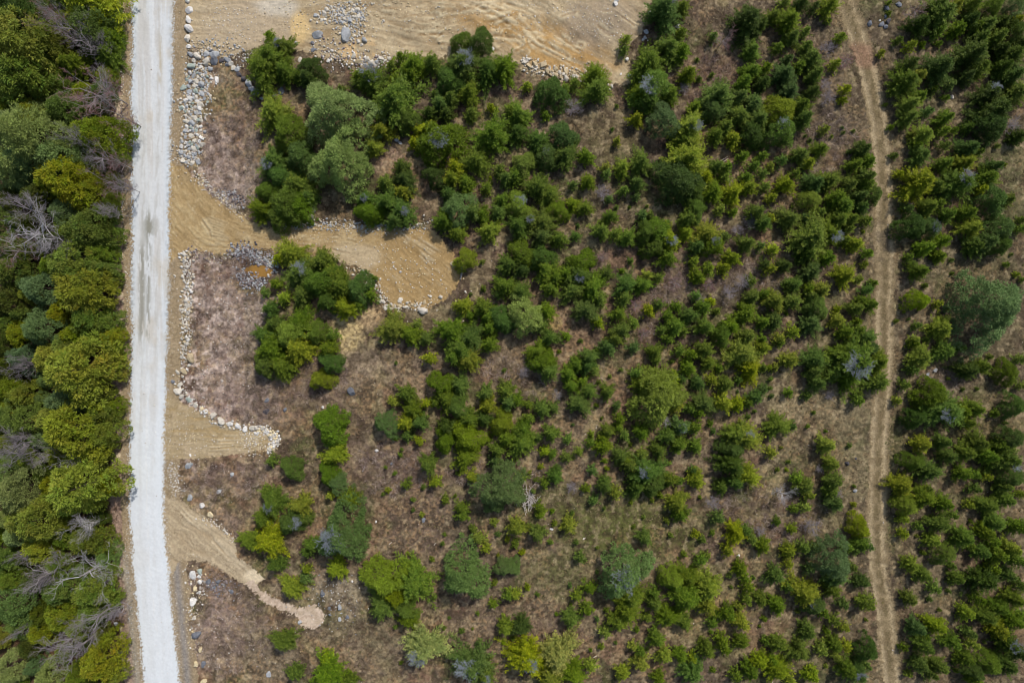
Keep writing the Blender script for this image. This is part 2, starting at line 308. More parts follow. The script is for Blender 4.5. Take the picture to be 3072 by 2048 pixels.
nx, ny = X.shape
idx = np.arange(nx*ny, dtype=np.int32).reshape(nx, ny)
quads = np.stack([idx[:-1, :-1], idx[1:, :-1], idx[1:, 1:], idx[:-1, 1:]], -1).reshape(-1, 4)
qid = ID[:-1, :-1].ravel()
allV = np.stack([X, Y, relief], -1).reshape(-1, 3); allC = base.reshape(-1, 3)
def sheet(name, i, m, **kw):
    q = quads[qid == i]; u, inv = np.unique(q, return_inverse=True)
    V = allV[u]; C2 = allC[u]; F = inv.reshape(q.shape)
    if i == 0:
        n = len(V); B = 500
        x0, x1, y0, y1 = xs[0], xs[-1], ys[0], ys[-1]
        gx = [-B, x0, x1, B]; gy = [-B, y0, y1, B]
        ex = np.array([(a, b, 0) for a in gx for b in gy], np.float32)
        ef = [(n+a*4+b, n+(a+1)*4+b, n+(a+1)*4+b+1, n+a*4+b+1) for a in range(3) for b in range(3) if not (a == 1 and b == 1)]
        V = np.vstack([V, ex]); C2 = np.vstack([C2, np.tile(C_(84, 74, 54), (16, 1))]); F = np.vstack([F, np.array(ef)])
    return link(name, mesh_np(name, V, F, m, C2, smooth=True), kind='structure', **kw)
sheet('ground', 0, M_ground); sheet('road', 1, M_road); sheet('sand_clearing', 2, M_sand)
sheet('driveway', 3, M_sand); sheet('driveway', 4, M_sand); sheet('driveway', 5, M_sand)
sheet('track', 6, M_trail); sheet('path', 7, M_sand)
# puddle water
pp = []
for k in range(48):
    a = k/48*2*math.pi; rr = 1+.22*math.sin(2*a+.6)+.12*math.sin(3*a+2)+.06*math.sin(7*a)
    pp.append((pcx+1.95*rr*math.cos(a), pcy+.98*rr*math.sin(a)-.28*math.cos(a), pz+.06))
me = bpy.data.meshes.new('puddle'); me.from_pydata(pp, [], [list(range(48))]); me.materials.append(M_water)
link('puddle', me, kind='structure')

# ------------------------------------------------------------------ foliage prototypes
def leaves(Cn, D, N, L, W, tint):
    """rhombic sprays: centre-base Cn, direction D, normal N, length L, width W"""
    D = D/np.linalg.norm(D, axis=1, keepdims=True); Sd = np.cross(D, N); Sd /= np.linalg.norm(Sd, axis=1, keepdims=True)+1e-9
    L = L[:, None]; W = W[:, None]
    V = np.stack([Cn, Cn+D*L*.55+Sd*W*.5, Cn+D*L, Cn+D*L*.5-Sd*W*.5], 1).reshape(-1, 3)
    F = np.arange(len(V)).reshape(-1, 4); return V, F, np.repeat(tint, 4, axis=0)
def g_(r, n): return r.normal(size=(n, 3))
def spruce(seed, h, whorls, nb, steps, tw=.30, wd=.11, droop=.12, irr=.18):
    r = np.random.default_rng(seed); Cs = []; Ds = []; Ns = []; Ls = []; Ws = []; Ts = []
    lob = r.random(6)*6.28
    for k in range(whorls):
        f = (k+.3)/whorls; z = h*(.10+.86*f); rad = (1-f)**.78*(1-.25*max(0, .18-f)/.18)+.04
        nn = max(4, int(nb*(1-.45*f)))
        ph = r.random()*6.28
        for b in range(nn):
            a = ph+b*6.283/nn+r.normal()*.16
            rr = rad*(1+irr*(math.sin(2*a+lob[0])*.5+math.sin(3*a+lob[1])*.5)+r.normal()*(.13+.3*irr))
            st = max(3, int(steps*(.35+.65*rr)))
            bt = .85+.3*r.random()
            for q in range(st+1):
                t = .18+.82*q/st
                x = rr*t; zz = z-droop*rr*math.sin(t*2.4)+.10*rr*t*t+r.normal()*.012
                p = np.array([x*math.cos(a), x*math.sin(a), zz]); out = np.array([math.cos(a), math.sin(a), .06])
                sd_ = np.array([-math.sin(a), math.cos(a), 0])
                ln = tw*(.55+.6*math.sin(min(1, t*1.1)*2.6))*(.55+.45*rr)
                if q == st: dirs = [out, out+.45*sd_, out-.45*sd_]
                else: dirs = [out*.75+sd_, out*.75-sd_, out*.4+np.array([0, 0, .9])]
                for dd in dirs:
                    d = dd+r.normal(size=3)*.2
                    Cs.append(p+r.normal(size=3)*.012); Ds.append(d); Ns.append(np.array([0, 0, 1.])+r.normal(size=3)*.5)
                    Ls.append(ln*(.8+.4*r.random())); Ws.append(wd*(.7+.6*r.random()))
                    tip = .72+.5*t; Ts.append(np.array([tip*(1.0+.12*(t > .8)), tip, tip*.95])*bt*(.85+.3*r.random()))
    for q in range(26):
        z = h*(.86+.15*r.random()); a = r.random()*6.28
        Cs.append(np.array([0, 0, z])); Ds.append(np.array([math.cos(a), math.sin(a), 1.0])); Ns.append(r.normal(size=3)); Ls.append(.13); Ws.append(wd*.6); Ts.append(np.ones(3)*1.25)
    A = [np.repeat(np.array(v), 2, axis=0) for v in (Cs, Ds, Ns, Ls, Ws, Ts)]; m = len(A[0])
    A[0] = A[0]+r.normal(size=(m, 3))*tw*.13; A[1] = A[1]/np.linalg.norm(A[1], axis=1, keepdims=True)+r.normal(size=(m, 3))*.22
    A[2] = A[2]+r.normal(size=(m, 3))*.1; A[3] = A[3]*r.uniform(.6, 1.15, m); A[5] = A[5]*r.uniform(.8, 1.2, (m, 1))
    return leaves(*A)
def clumpy(seed, h, nc, nl, cr, ll, lw, low=.25, power=.5, up=.6, irr=.2, yel=.0):
    r = np.random.default_rng(seed); P_ = []
    lob = r.random(6)*6.28; tries = 0; mind = cr*.95
    while len(P_) < nc and tries < nc*30:
        tries += 1
        a = r.random()*6.283; u = math.sqrt(r.random())
        rr = u*(1+irr*(.5*math.sin(2*a+lob[0])+.5*math.sin(3*a+lob[1])+.35*math.sin(5*a+lob[2])))
        top = h*(low+(1-low)*max(0, 1-u**1.7)**power)
        z = top-abs(r.normal())*h*.10 if r.random() < .7 else top*(.35+.6*r.random())
        p = np.array([rr*math.cos(a), rr*math.sin(a), z])
        if all(np.sum((p-q)**2) > mind*mind for q in P_): P_.append(p)
        elif tries > nc*15: mind *= .998
    P_ = np.array(P_); n = len(P_)
    csz = cr*(.7+.6*r.random(n)); ct = (.80+.4*r.random(n))
    off = g_(r, n*nl); off /= np.linalg.norm(off, axis=1, keepdims=True); off[:, 2] = off[:, 2]*.75+.15
    rad = r.random(n*nl)**.4
    ci = np.repeat(np.arange(n), nl)
    outw = P_[ci].copy(); outw[:, 2] = 0; outw /= np.linalg.norm(outw, axis=1, keepdims=True)+.2
    Cn = P_[ci]+off*(csz[ci]*rad)[:, None]
    D = off+outw*.5+g_(r, n*nl)*.35; D[:, 2] *= .6
    N = off*.6+g_(r, n*nl)*.45+np.array([0, 0, up])
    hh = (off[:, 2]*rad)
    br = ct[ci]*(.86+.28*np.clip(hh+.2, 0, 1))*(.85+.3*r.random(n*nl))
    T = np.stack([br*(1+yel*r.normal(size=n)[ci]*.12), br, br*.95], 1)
    return leaves(Cn, D, N, ll*(.6+.8*r.random(n*nl)), lw*(.6+.8*r.random(n*nl)), T)
def tube(p0, p1, r0, r1, V, F, k=3):
    d = np.array(p1)-p0; d = d/(np.linalg.norm(d)+1e-9); s = np.cross(d, [0.3, 0.1, 1.]); s /= np.linalg.norm(s)+1e-9; t = np.cross(d, s); n = len(V)
    for pp_, rr in ((p0, r0), (p1, r1)):
        for q in range(k):
            a = q*6.283/k; V.append(pp_+(s*math.cos(a)+t*math.sin(a))*rr)
    for q in range(k): F.append((n+q, n+(q+1) % k, n+k+(q+1) % k, n+k+q))
def bare(seed, h=2.0, spread=1.0, nlimb=9, depth=4, r0=.05, flat=.5, wig=.25, minr=.008):
    """trunk and limbs separately: (V,F) of limbs, (V,F) of trunk"""
    r = np.random.default_rng(seed); V = []; F = []; TV = []; TF = []; GV = []; GF = []
    p = np.zeros(3); tw = 6; zs = np.linspace(0, h*.5, tw+1); pts = [np.array([0, 0, 0.])]
    for k in range(tw): pts.append(np.array([pts[-1][0]+r.normal()*.03, pts[-1][1]+r.normal()*.03, zs[k+1]]))
    for k in range(tw): tube(pts[k], pts[k+1], r0*(1.25-.1*k), r0*(1.25-.1*(k+1)), TV, TF, 6)
    tube(pts[0], pts[tw], r0*.5, r0*.3, V, F, 4)
    def grow(p, d, ln, rad, dep):
        ns = 3
        for s in range(ns):
            d = d+r.normal(size=3)*wig*.55; d[2] += .06; d /= np.linalg.norm(d)
            q = p+d*ln/ns; r2 = max(minr, rad*.82); tube(p, q, rad, r2, *((V, F) if dep > 1 else (GV, GF))); p = q; rad = r2
            if dep > 0 and r.random() < .9:
                nd = d*.7+r.normal(size=3)*.55; nd[2] = nd[2]*flat+.15; nd /= np.linalg.norm(nd)
                grow(p, nd, ln*(.5+.25*r.random()), max(minr, rad*.68), dep-1)
    for k in range(nlimb):
        a = k*2.399+r.random()*.6; i = 2+r.integers(0, tw-1); e = .25+.5*(i/tw)
        d = np.array([math.cos(a), math.sin(a), e])
        grow(pts[i].copy(), d, spread*(.75+.35*r.random()), r0*.62, depth-1)
    return (np.array(V), np.array(F)), (np.array(TV), np.array(TF)), (np.array(GV), np.array(GF))
def trunk_mesh(name, hh, r0, lean=0):
    V = []; F = []; r = np.random.default_rng(int(hh*100)); p = np.zeros(3)-np.array([0, 0, .03])
    for k in range(6):
        q = np.array([p[0]+r.normal()*.01, p[1]+r.normal()*.01, hh*(k+1)/6]); tube(p, q, r0*(1-.15*k), r0*(1-.15*(k+1)), V, F, 8); p = q
    return mesh_np(name, np.array(V), np.array(F), M_bark)
PROTO = {}  # several different crowns of each kind
def protos(k, gens, trunk):
    PROTO[k] = [(mesh_np('crown', V, F, M_leaf, T), trunk) for (V, F, T) in gens]
H_S, H_F, H_P, H_C = 2.5, 2.5, 2.2, 2.2     # crown height when its radius is 1
t_s = trunk_mesh('trunk', H_S*.9, .07); t_f = trunk_mesh('trunk', H_F*.9, .06); t_p = trunk_mesh('trunk', H_P*.8, .07)
protos('tiny', [spruce(50+i, 1.9, 6, 7, 4, .42, .12, .1, .3) for i in range(5)], t_s)
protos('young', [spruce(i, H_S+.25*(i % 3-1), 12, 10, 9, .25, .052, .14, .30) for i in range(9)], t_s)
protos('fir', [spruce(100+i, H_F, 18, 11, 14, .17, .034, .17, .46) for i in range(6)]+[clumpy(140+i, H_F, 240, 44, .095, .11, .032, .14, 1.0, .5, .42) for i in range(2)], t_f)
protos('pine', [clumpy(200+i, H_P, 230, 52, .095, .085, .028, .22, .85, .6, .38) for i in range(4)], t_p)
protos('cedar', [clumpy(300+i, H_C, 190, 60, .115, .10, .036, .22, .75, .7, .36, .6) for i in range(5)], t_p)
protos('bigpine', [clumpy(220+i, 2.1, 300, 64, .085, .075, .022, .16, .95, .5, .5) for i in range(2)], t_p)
BARE = []
for i in range(6):
    (V, F), (TV, TF), (GV, GF) = bare(400+i, 1.6, .46, 18, 5, .02, .6, .26, .004)
    BARE.append((mesh_np('limbs', V, F, M_dead), mesh_np('trunk', TV, TF, M_dead), mesh_np('twigs', GV, GF, M_dead)))
for i in range(3):
    (V, F), (TV, TF), (GV, GF) = bare(440+i, 2.2, .54, 9, 6, .024, .35, .30, .0018)
    BARE.append((mesh_np('limbs', V, F, M_dead), mesh_np('trunk', TV, TF, M_dead), mesh_np('twigs', GV, GF, M_dead)))
GREY = []
for i in range(4):
    _, _, (V, F) = bare(460+i, .4, .30, 34, 4, .006, .45, .4, .0045); GREY.append(mesh_np('bare_branches', V, F, M_dead))

# ------------------------------------------------------------------ tree survey: tile (column,row) of 768x512 px, entries x,y,radius in 1/3.0625 px, code
# kind p pine, c cedar, d bare, none spruce; tone y yellow, b blue-green, k dark, l light; r red twigs, w white wood; G grey dead branches
TREES = {
(0,0): '700,330,200d 480,200,190dr 880,780,230d 930,1420,190dr 150,130,260k 800,30,250y 560,20,150 220,420,300cy 60,330,200cy 230,700,260c 450,380,170y 850,250,210b 1000,500,120 60,980,150cy 320,1060,150cy 260,1280,340pl 550,1450,210pl 80,1150,180pl 620,1010,190 930,1250,220c 1060,1400,150c 250,1500,180pb 850,1500,120p 100,860,170c 620,220,230d 450,80,150d 760,830,370dr 1010,1000,170dr 680,1260,150d 850,1400,190d 1010,350,120 990,60,90y 90,560,150cy',
(1,0): '130,520,150 60,640,170 240,430,110G 130,340,60 250,650,120 500,620,110k 400,700,75 480,720,90k 1330,530,70 1250,610,65 1450,600,125 1620,590,90 1430,690,90 1880,400,100 2060,380,115b 1900,600,165bG 1780,740,130b 2130,650,130k 2280,620,130 1960,850,105 1980,1040,80 1060,740,160G 950,700,80 1280,920,230 1290,740,80 1150,1200,110y 1400,1110,110 740,1020,300pl 790,1440,285pl 780,820,50 150,1030,150y 300,1210,165 160,1480,140bG 420,1440,150b 1080,1350,85y 1640,860,45 1690,950,95b 1790,900,85 1750,1040,80k 1600,1040,80k 1680,1290,200G 1570,1200,110y 1820,1210,85 2160,990,50y 2170,1230,165 2340,1030,70 2020,1480,130 1340,1540,85k 1830,1540,90y 2240,1560,70 1980,720,70 1450,1310,60y',
(2,0): '1400,90,170bG 1560,70,80 1550,310,70 1450,440,130 1560,480,90 1045,380,58y 1030,465,52 1250,580,160 1290,800,180G 1170,850,110 1460,880,85 1250,930,100k 765,680,110 770,820,130 580,770,60 370,850,140b 310,1060,55 480,830,65 140,790,52y 60,1050,120 50,1210,110k 1145,1090,75y 965,1300,42y 2180,190,165k 2280,230,80k 2210,460,90 1850,340,52b 1620,680,90 1720,730,32 1700,550,24 1835,690,26 2200,660,100 2130,760,85 2300,770,85k 2330,630,70 1900,870,150b 1840,1010,110b 1680,990,75 1400,1110,155pb 1630,1170,160yG 1560,1290,110 2100,890,85b 2220,960,110b 2100,1070,110 2270,1100,120 1960,1170,90 1870,1250,80 2040,1280,80y 2200,1240,120k 1620,1460,190y 1500,1500,100 1880,1530,75 1970,1540,70 2120,1440,65 2300,1430,60 2230,1520,60 240,1300,110b 480,1250,120b 490,1430,120b 320,1440,110bG 110,1510,110y 680,1440,75 860,1540,55y 1020,1530,75y 1190,1490,105 580,960,120d 1950,360,140dr 1600,800,80d',
(3,0): '150,30,60 50,150,75 190,200,130 220,340,85 340,300,60 560,60,95y 550,200,32 420,70,60k 300,40,80k 90,440,60 170,560,65k 400,540,115 350,430,70 290,610,65 150,680,120b 430,690,90 200,840,110b 400,850,80k 100,1010,145y 320,960,90 330,1090,90 110,1200,150G 660,350,60 620,590,62y 715,820,58y 690,920,40y 520,1190,55y 300,1420,90 480,1370,80 380,1490,75y 120,1480,60b 20,1530,45y 870,1370,90k 930,1480,80 800,1510,80 1200,370,42 1310,420,62y 1390,220,105k 1600,130,150 1560,50,80k 1700,70,80y 1740,270,80 1560,290,70 1110,30,26 1115,120,24 1040,490,36y 1570,400,32 1420,410,30 1880,40,90 2060,60,95 2260,50,110pb 1850,190,90k 2000,230,110 2110,340,90 1870,500,165k 1950,620,100 1960,340,90 2250,300,120k 2240,500,120k 2280,190,80y 2250,690,120k 2290,850,120 1570,620,155k 1290,600,90k 1270,750,140 1380,700,80y 1810,710,80k 1670,780,62b 1520,820,42 1400,880,75 1630,900,34 1310,950,100y 1290,1080,100 1460,1030,65b 1620,1090,80 1430,1240,100y 1600,1210,68 1700,1200,50 1360,1340,60 1400,1430,100 1620,1340,60 2030,860,120kG 2090,1010,160k 2040,1160,150k 1830,1170,65k 1840,1360,105b 1930,1400,60 1800,1500,115y 1620,1500,80 1160,1430,36 2070,1530,80k 2300,1250,80k 580,420,110d 740,530,110dr 540,770,90d 580,890,100d 1380,80,140dr 2280,1120,110d 1130,1170,30 1085,960,22 1320,1240,40y 1900,250,70 2150,200,80k 2150,450,90k 2150,620,90k 2330,400,80k',
(0,1): '180,330,230d 480,700,180d 880,60,160dr 100,40,180pl 250,90,140pb 620,90,230cy 470,140,130cy 860,170,130cy 1030,280,80c 840,540,200c 640,550,130c 980,620,120c 930,760,130c 700,870,230c 480,880,110c 930,900,130c 100,920,150c 770,1110,250cy 400,1080,180pb 270,1150,85cy 250,1010,100p 60,1200,150ck 560,1330,120cy 850,1380,180c 1000,1400,110c 420,1440,190pb 740,1500,150cy 200,1500,120cy 1040,1530,120cy 350,250,140ck 620,400,160pk 110,260,110ck 60,1400,100c 300,560,330dw 60,700,200dr 1000,80,110d 900,330,110d 1040,80,70c 650,720,90c 450,640,90ck 1040,1000,80c',
(1,1): '380,130,150 290,290,170 400,310,130 60,350,120 240,60,130b 130,200,110 1190,110,78 1370,80,105k 1050,380,120 1330,370,130bG 1200,290,140b 1350,190,85y 1000,250,80bG 1640,50,100k 1800,60,90y 1930,110,90 1770,210,85b 1860,350,150pb 1730,460,105 1850,570,85 1990,380,90b 2120,160,65 2080,400,80 2260,270,75 2300,70,85 2150,550,105y 2230,380,85 1925,815,97y 320,760,130y 220,800,70y 600,830,125 400,930,140G 590,1020,150 780,1060,130 940,1080,125b 660,1200,95b 830,1260,105y 950,1230,60 1060,1140,65 430,1130,110 180,1040,60 80,1120,50 260,1170,70y 1090,985,26 130,1270,80b 160,1400,85 400,1380,125 330,1500,150y 90,1520,110b 570,1490,95 700,1510,70 1250,1430,130y 1420,1500,110 1480,1410,52y 1560,1540,75 1900,1240,82y 1970,1330,62 2080,1250,90 2130,1340,80 2260,1370,120b 2150,1440,80 1800,1470,145 1960,1530,130b 2330,860,110b 2290,1060,105 2220,1140,45 2090,1080,30 200,420,110 480,230,90 1280,450,100b 700,950,110',
(2,1): '30,50,85 240,150,130 350,220,95 560,130,52b 700,100,76 870,30,60 1010,30,60 60,320,115yG 60,500,105b 300,470,120 170,440,80G 280,600,90b 430,630,82 420,360,95 560,310,72 670,340,76 590,600,48b 900,420,72 820,550,82 950,580,70 1060,610,92 960,340,25 1150,120,78b 1030,180,58 1140,240,46b 890,260,46b 1530,90,200k 1680,170,120k 1850,190,100 1770,60,80y 1680,340,110 1620,430,90 1200,410,60b 1265,410,52 1340,560,130 1240,560,100 1430,640,125yG 1430,800,90 1310,700,100 1600,570,72y 1790,580,120y 1710,690,85b 1850,680,100G 1960,600,52 2030,210,105y 2180,150,80y 2150,60,60 1950,60,60 2300,30,60 2320,150,60 1910,360,62y 2030,380,50 2240,390,90 2300,480,85b 2150,670,88 2020,800,76y 1670,830,60y 1240,960,60y 1090,830,35 1010,920,30 2280,690,50b 100,770,125 270,790,120b 300,900,120 90,900,80k 400,980,90 350,1080,80 90,1110,100b 130,1330,170pl 310,1290,90 260,1420,80 640,850,120 620,960,130bG 500,940,80 870,940,76 740,1080,130 560,1090,110 680,1270,125b 800,1170,85 1050,1050,110b 1200,1050,90 1340,980,60 1030,1170,80 1250,1280,62y 1350,1230,60b 980,1310,78 1120,1400,60 1010,1460,90 950,1540,80 790,1390,60y 1510,1250,60 1630,1330,90b 1430,1330,62 1500,1430,90 1380,1460,52 1440,1540,60 1570,1470,60 1710,970,76 1800,900,70 1950,890,70y 1760,1250,80 1830,1200,50y 1880,1290,40 1690,1150,50b 2150,1310,110 2210,1160,80 2020,1430,82 1770,1430,90 1930,1510,95 2160,1520,90 2200,1020,60 2320,860,60k 2320,1130,60 2310,1390,72 2300,1540,50 350,1530,90b 500,1520,50 850,180,110d 1520,1030,130dr 1150,1240,110dr 1820,1040,100dr 2150,1010,110d 2010,1110,110d 2200,480,95d 2080,530,90d 830,790,90dr 1230,1490,100dr 1740,1180,70d',
(3,1): '160,130,92y 250,30,60 440,110,105b 560,90,110 900,60,90 740,130,80 900,130,90 960,220,95 840,230,80b 30,250,62y 380,260,95y 620,250,90 700,320,115 860,330,80b 480,380,60 20,430,50y 200,440,105 340,430,55b 900,460,65 660,440,110 740,530,62 400,600,190 570,580,110G 800,670,88y 700,640,65 910,755,62 550,800,80 360,760,100k 890,860,36y 150,870,72k 400,920,100b 20,900,62y 40,720,65y 710,960,105y 830,1000,52y 965,1030,42 240,1040,80b 180,1080,42 500,1090,90y 370,1080,60 400,1150,70 910,1090,62b 850,1190,60 800,1260,80 930,1230,80 60,1190,100y 230,1200,90 440,1240,110 400,1400,110b 60,1380,90b 630,1270,36y 640,1370,76y 230,1480,70y 100,1540,60y 710,1480,80 820,1460,70 820,1380,40 900,1540,95b 1400,110,170y 1200,30,50y 1540,130,90 1750,120,160bG 2010,60,110 1950,170,70y 1480,330,95 1280,350,62k 1650,400,85 1330,510,130k 1480,520,100bG 1600,640,78 1440,710,90 1580,780,72 1290,790,50 2060,280,140b 2190,270,72 1830,380,95 1870,520,100y 2130,530,130b 2000,650,140b 1900,690,100b 2130,680,100b 2330,530,60 2330,450,40 2290,950,30y 2340,1000,30 2190,860,28 2240,230,25 1390,920,96 1445,1055,28 1380,1190,100y 1560,1220,50y 2040,1280,300pk 1590,1450,120y 1370,1420,48b 1340,1550,52y 1180,1380,22 1560,300,70 760,440,80',
(0,2): '60,250,170d 120,950,200d 300,1080,130d 740,260,290cy 480,150,150cy 990,240,160cy 1050,60,110c 640,30,140cy 240,160,150pb 90,200,100d 80,440,140c 230,480,130cy 650,520,190pk 200,700,200p 420,900,130pb 700,780,270cy 500,700,150cy 970,850,150c 1050,600,90c 950,650,130c 720,1080,90c 190,1350,240pl 30,1250,140pl 760,1320,280cy 500,1300,120cy 1000,1300,110cy 550,1480,150cy 550,1110,120dw 100,1060,170d 30,900,70d 430,1230,110ck 900,1080,100c 300,1060,110c 880,480,130ck 60,600,110cy 250,1000,100p',
(1,2): '130,70,150 380,60,150y 100,200,120 240,230,130 660,60,92 680,190,100b 600,350,98y 690,780,155 720,1040,112y 145,1090,56 330,1165,98 670,1220,95 740,1290,100pb 690,1410,52y 1205,760,112pb 1390,480,85 1260,550,62y 1440,620,100 1560,570,52y 1380,740,80y 1500,740,85b 1390,860,60 1500,910,50y 1700,390,105 1870,400,95 1750,520,110 1650,560,60 1850,600,100 1600,150,68y 1880,60,140b 1950,170,115y 1820,130,90 2150,20,90 1740,900,100 1950,880,140y 1930,1060,115 1750,780,90k 1950,710,95 1585,1125,92 1645,1290,58y 1540,1335,26 1380,1310,52 1215,1365,30y 1170,1400,20 1325,1040,26 1340,990,18 1190,1155,18 1275,1210,22 2110,470,72 2130,590,82y 2300,450,85 2260,740,100y 2320,560,80b 2220,990,75 2100,710,75k 2310,890,85 2250,1330,215pb 1990,1240,62y 1740,1455,46 1830,1415,18 1890,1520,65 90,1370,50 150,1470,130G 410,1500,100y 850,1450,90 2200,1090,70b 2200,1480,100pb',
(2,2): '240,80,95 280,180,115 330,270,100 710,140,90b 690,220,80b 750,260,60 590,210,82 520,290,80 540,400,72 640,370,62 880,50,80b 1120,50,60b 1310,90,78 1325,170,52 1290,260,40 1140,290,62b 780,80,30 1000,260,22 710,460,80 620,570,105b 880,460,76 960,590,50b 990,710,62 40,540,72 150,580,50 280,620,82 390,610,55b 170,700,52 1350,500,235y 1240,400,120 1440,380,110y 1480,560,110y 1540,80,62 1640,120,70 1620,240,80 1560,340,52b 1770,80,92 1810,200,72 1900,240,46 2120,110,150y 2190,250,110y 2300,60,72y 2310,240,42 1710,380,72b 1840,350,60y 1960,390,76 2080,350,42b 1760,560,110b 1940,560,85y 1640,620,62 1720,640,62 2070,580,72y 2170,560,60 2240,510,72b 2300,440,62b 110,800,90 90,930,135 360,840,80 240,880,50 300,1010,52y 370,1030,50 500,1060,60 610,1010,45 730,850,30y 880,820,72 975,790,52 1030,860,60 840,950,90 720,930,52 1190,830,78 1680,790,70 1820,750,30 1430,860,85b 1540,780,90bG 1530,950,85 1690,960,72 1350,1000,82 1000,1050,85 1190,1030,62 2060,850,120 2150,880,130yG 2030,980,110b 2020,1130,140k 2170,1240,105y 1930,1340,72b 2050,1290,80b 1240,1190,150bG 1300,1310,110 1080,1130,90 1150,1330,100b 850,1310,82 950,1390,70y 1450,1270,72 1540,1280,40 1360,1410,32 680,1350,42 750,1460,52b 1700,1270,86y 1660,1180,42b 400,1230,76b 300,1300,56 90,1250,62 160,1200,20y 740,1180,55b 265,1150,28y 1520,1480,100y 1590,1560,60 260,1530,56 110,280,80d 420,490,65dw 1870,1490,95d 1410,740,80dw 560,1340,80d 1050,1090,60 510,900,50b',
(3,2): '200,170,86y 110,10,50 430,160,110b 420,270,80 450,380,90b 590,300,82 60,240,40y 10,240,30y 10,60,30y 800,180,220G 680,110,110 1000,180,130 1010,370,120 720,340,100 900,60,100k 190,465,48 360,495,50 830,540,66 830,470,46 20,430,22 90,780,115 220,780,48b 540,950,92y 580,1120,75y 30,1020,60y 340,1330,92 260,1260,60 380,1410,60y 600,1280,88 570,1370,72 610,1480,90b 340,1520,60y 240,1540,42 1340,20,52 1400,140,115y 1330,260,62 1260,400,58 1190,540,46y 1620,90,110 1760,60,62b 1840,260,105k 1980,230,82 2200,290,110 2320,160,62 2330,410,50 2040,140,30 1510,480,140 1620,640,185bG 1400,560,60y 1360,700,100k 1820,740,78 1780,640,90 1900,620,100 2080,660,40 2260,590,105b 2230,890,115k 1410,940,88y 1610,920,82b 1660,1050,88 1820,1020,82 1940,930,105 2020,1050,92 1340,1100,100 1490,1190,120 1230,1320,115y 1470,1350,42 1790,1210,82 1890,1220,62 2000,1240,60y 1900,1350,60b 2190,1080,150bG 2230,1250,115b 2160,1330,80 1270,1500,100y 1430,1440,115 1620,1490,88 1850,1500,50y 2020,1500,100 2180,1450,90 2320,1400,52 140,1400,130dw 580,490,70d 480,1180,60d 660,1400,70d 2130,960,80',
(0,3): '300,620,260d 820,1010,200d 700,180,170dw 500,1250,230d 380,60,230cy 600,70,110cy 380,320,150cy 830,250,170c 170,200,130pl 60,60,120pl 880,700,180c 560,700,150c 150,850,200p 200,1000,150p 400,1100,120cy 600,950,150c 880,900,150c 950,1120,80cy 80,1430,170pl 330,1400,100pb 480,1520,150pl 950,1350,210cy 1060,1500,150cy 740,1480,130c 700,620,330dw 620,1300,250d 250,700,110d 640,160,110dw 930,1000,110d 30,1180,70d 70,450,90d 560,480,110c 100,600,110c 350,620,120ck 1000,800,80c 750,1050,120c 300,1220,110ck',
(1,3): '60,50,95 120,270,140y -50,260,110 190,470,90b 330,80,120bG 450,60,75 800,190,245pbG 520,290,72 470,360,60b 740,510,102y 330,690,112y 465,520,48y 450,600,62b 1200,610,190y 1450,640,190 1150,860,130 1380,880,110 1400,990,90 1290,760,120y 1920,560,225pb 2050,230,70y 1990,150,38 2110,330,52y 2290,500,92pb 2190,650,30y 2180,840,50 2320,760,62 2290,1050,80 2190,90,40y 1890,1090,28 1990,1070,12 1900,30,70 1540,1240,185lG 1990,1400,190bG 250,1180,106 650,1330,62y 350,1480,76 650,1490,150 2340,1300,60y 2100,1480,110G 850,1550,80',
(2,3): '50,130,90y 30,290,42 230,190,86 520,120,76y 260,20,50 390,105,28y 590,275,28 785,325,18 625,410,60b 90,370,30y 20,490,70pb 1220,230,76 1040,540,220pbG 1100,780,130 1060,900,130 970,1000,90 1240,960,55 1310,830,82 1300,730,60 1800,700,140y 1470,600,105y 1620,590,110 1600,780,150 1440,950,110 1580,1010,80 1790,850,100y 600,765,60y 720,690,66 540,980,90 690,890,70 30,750,58y 140,690,30y 235,755,20 80,1050,95k 130,1340,180yG 420,1310,180l 550,1480,120 350,1500,130y 860,1090,70y 820,1235,30y 715,1405,66y 1020,1480,76y 1145,1075,28 1180,1380,82y 1110,1230,50y 1330,1160,86 1400,1310,80y 1180,1270,60 1350,1530,72 1550,1310,72 1660,1340,52y 1660,1460,120b 1790,1260,85 1930,1170,70 1960,1250,62 2110,1190,78 1850,1450,28 1980,930,88 2080,860,50y 2110,1010,82y 1840,1010,55 1830,1095,18 2060,190,100y 2140,160,70 2200,240,60 2300,300,72 1980,345,62y 2100,520,72 2140,600,50 2170,690,62 2150,790,62 2280,790,72 2220,600,20 1740,430,62 1790,400,42 1690,200,40y 1750,250,42 1580,385,32 1460,215,26 1425,80,30y 1540,10,80 1890,50,66b 2280,1370,82y 2190,1450,80 2060,1500,62 2330,1180,42 2320,980,30 2280,1050,16 2290,180,80d',
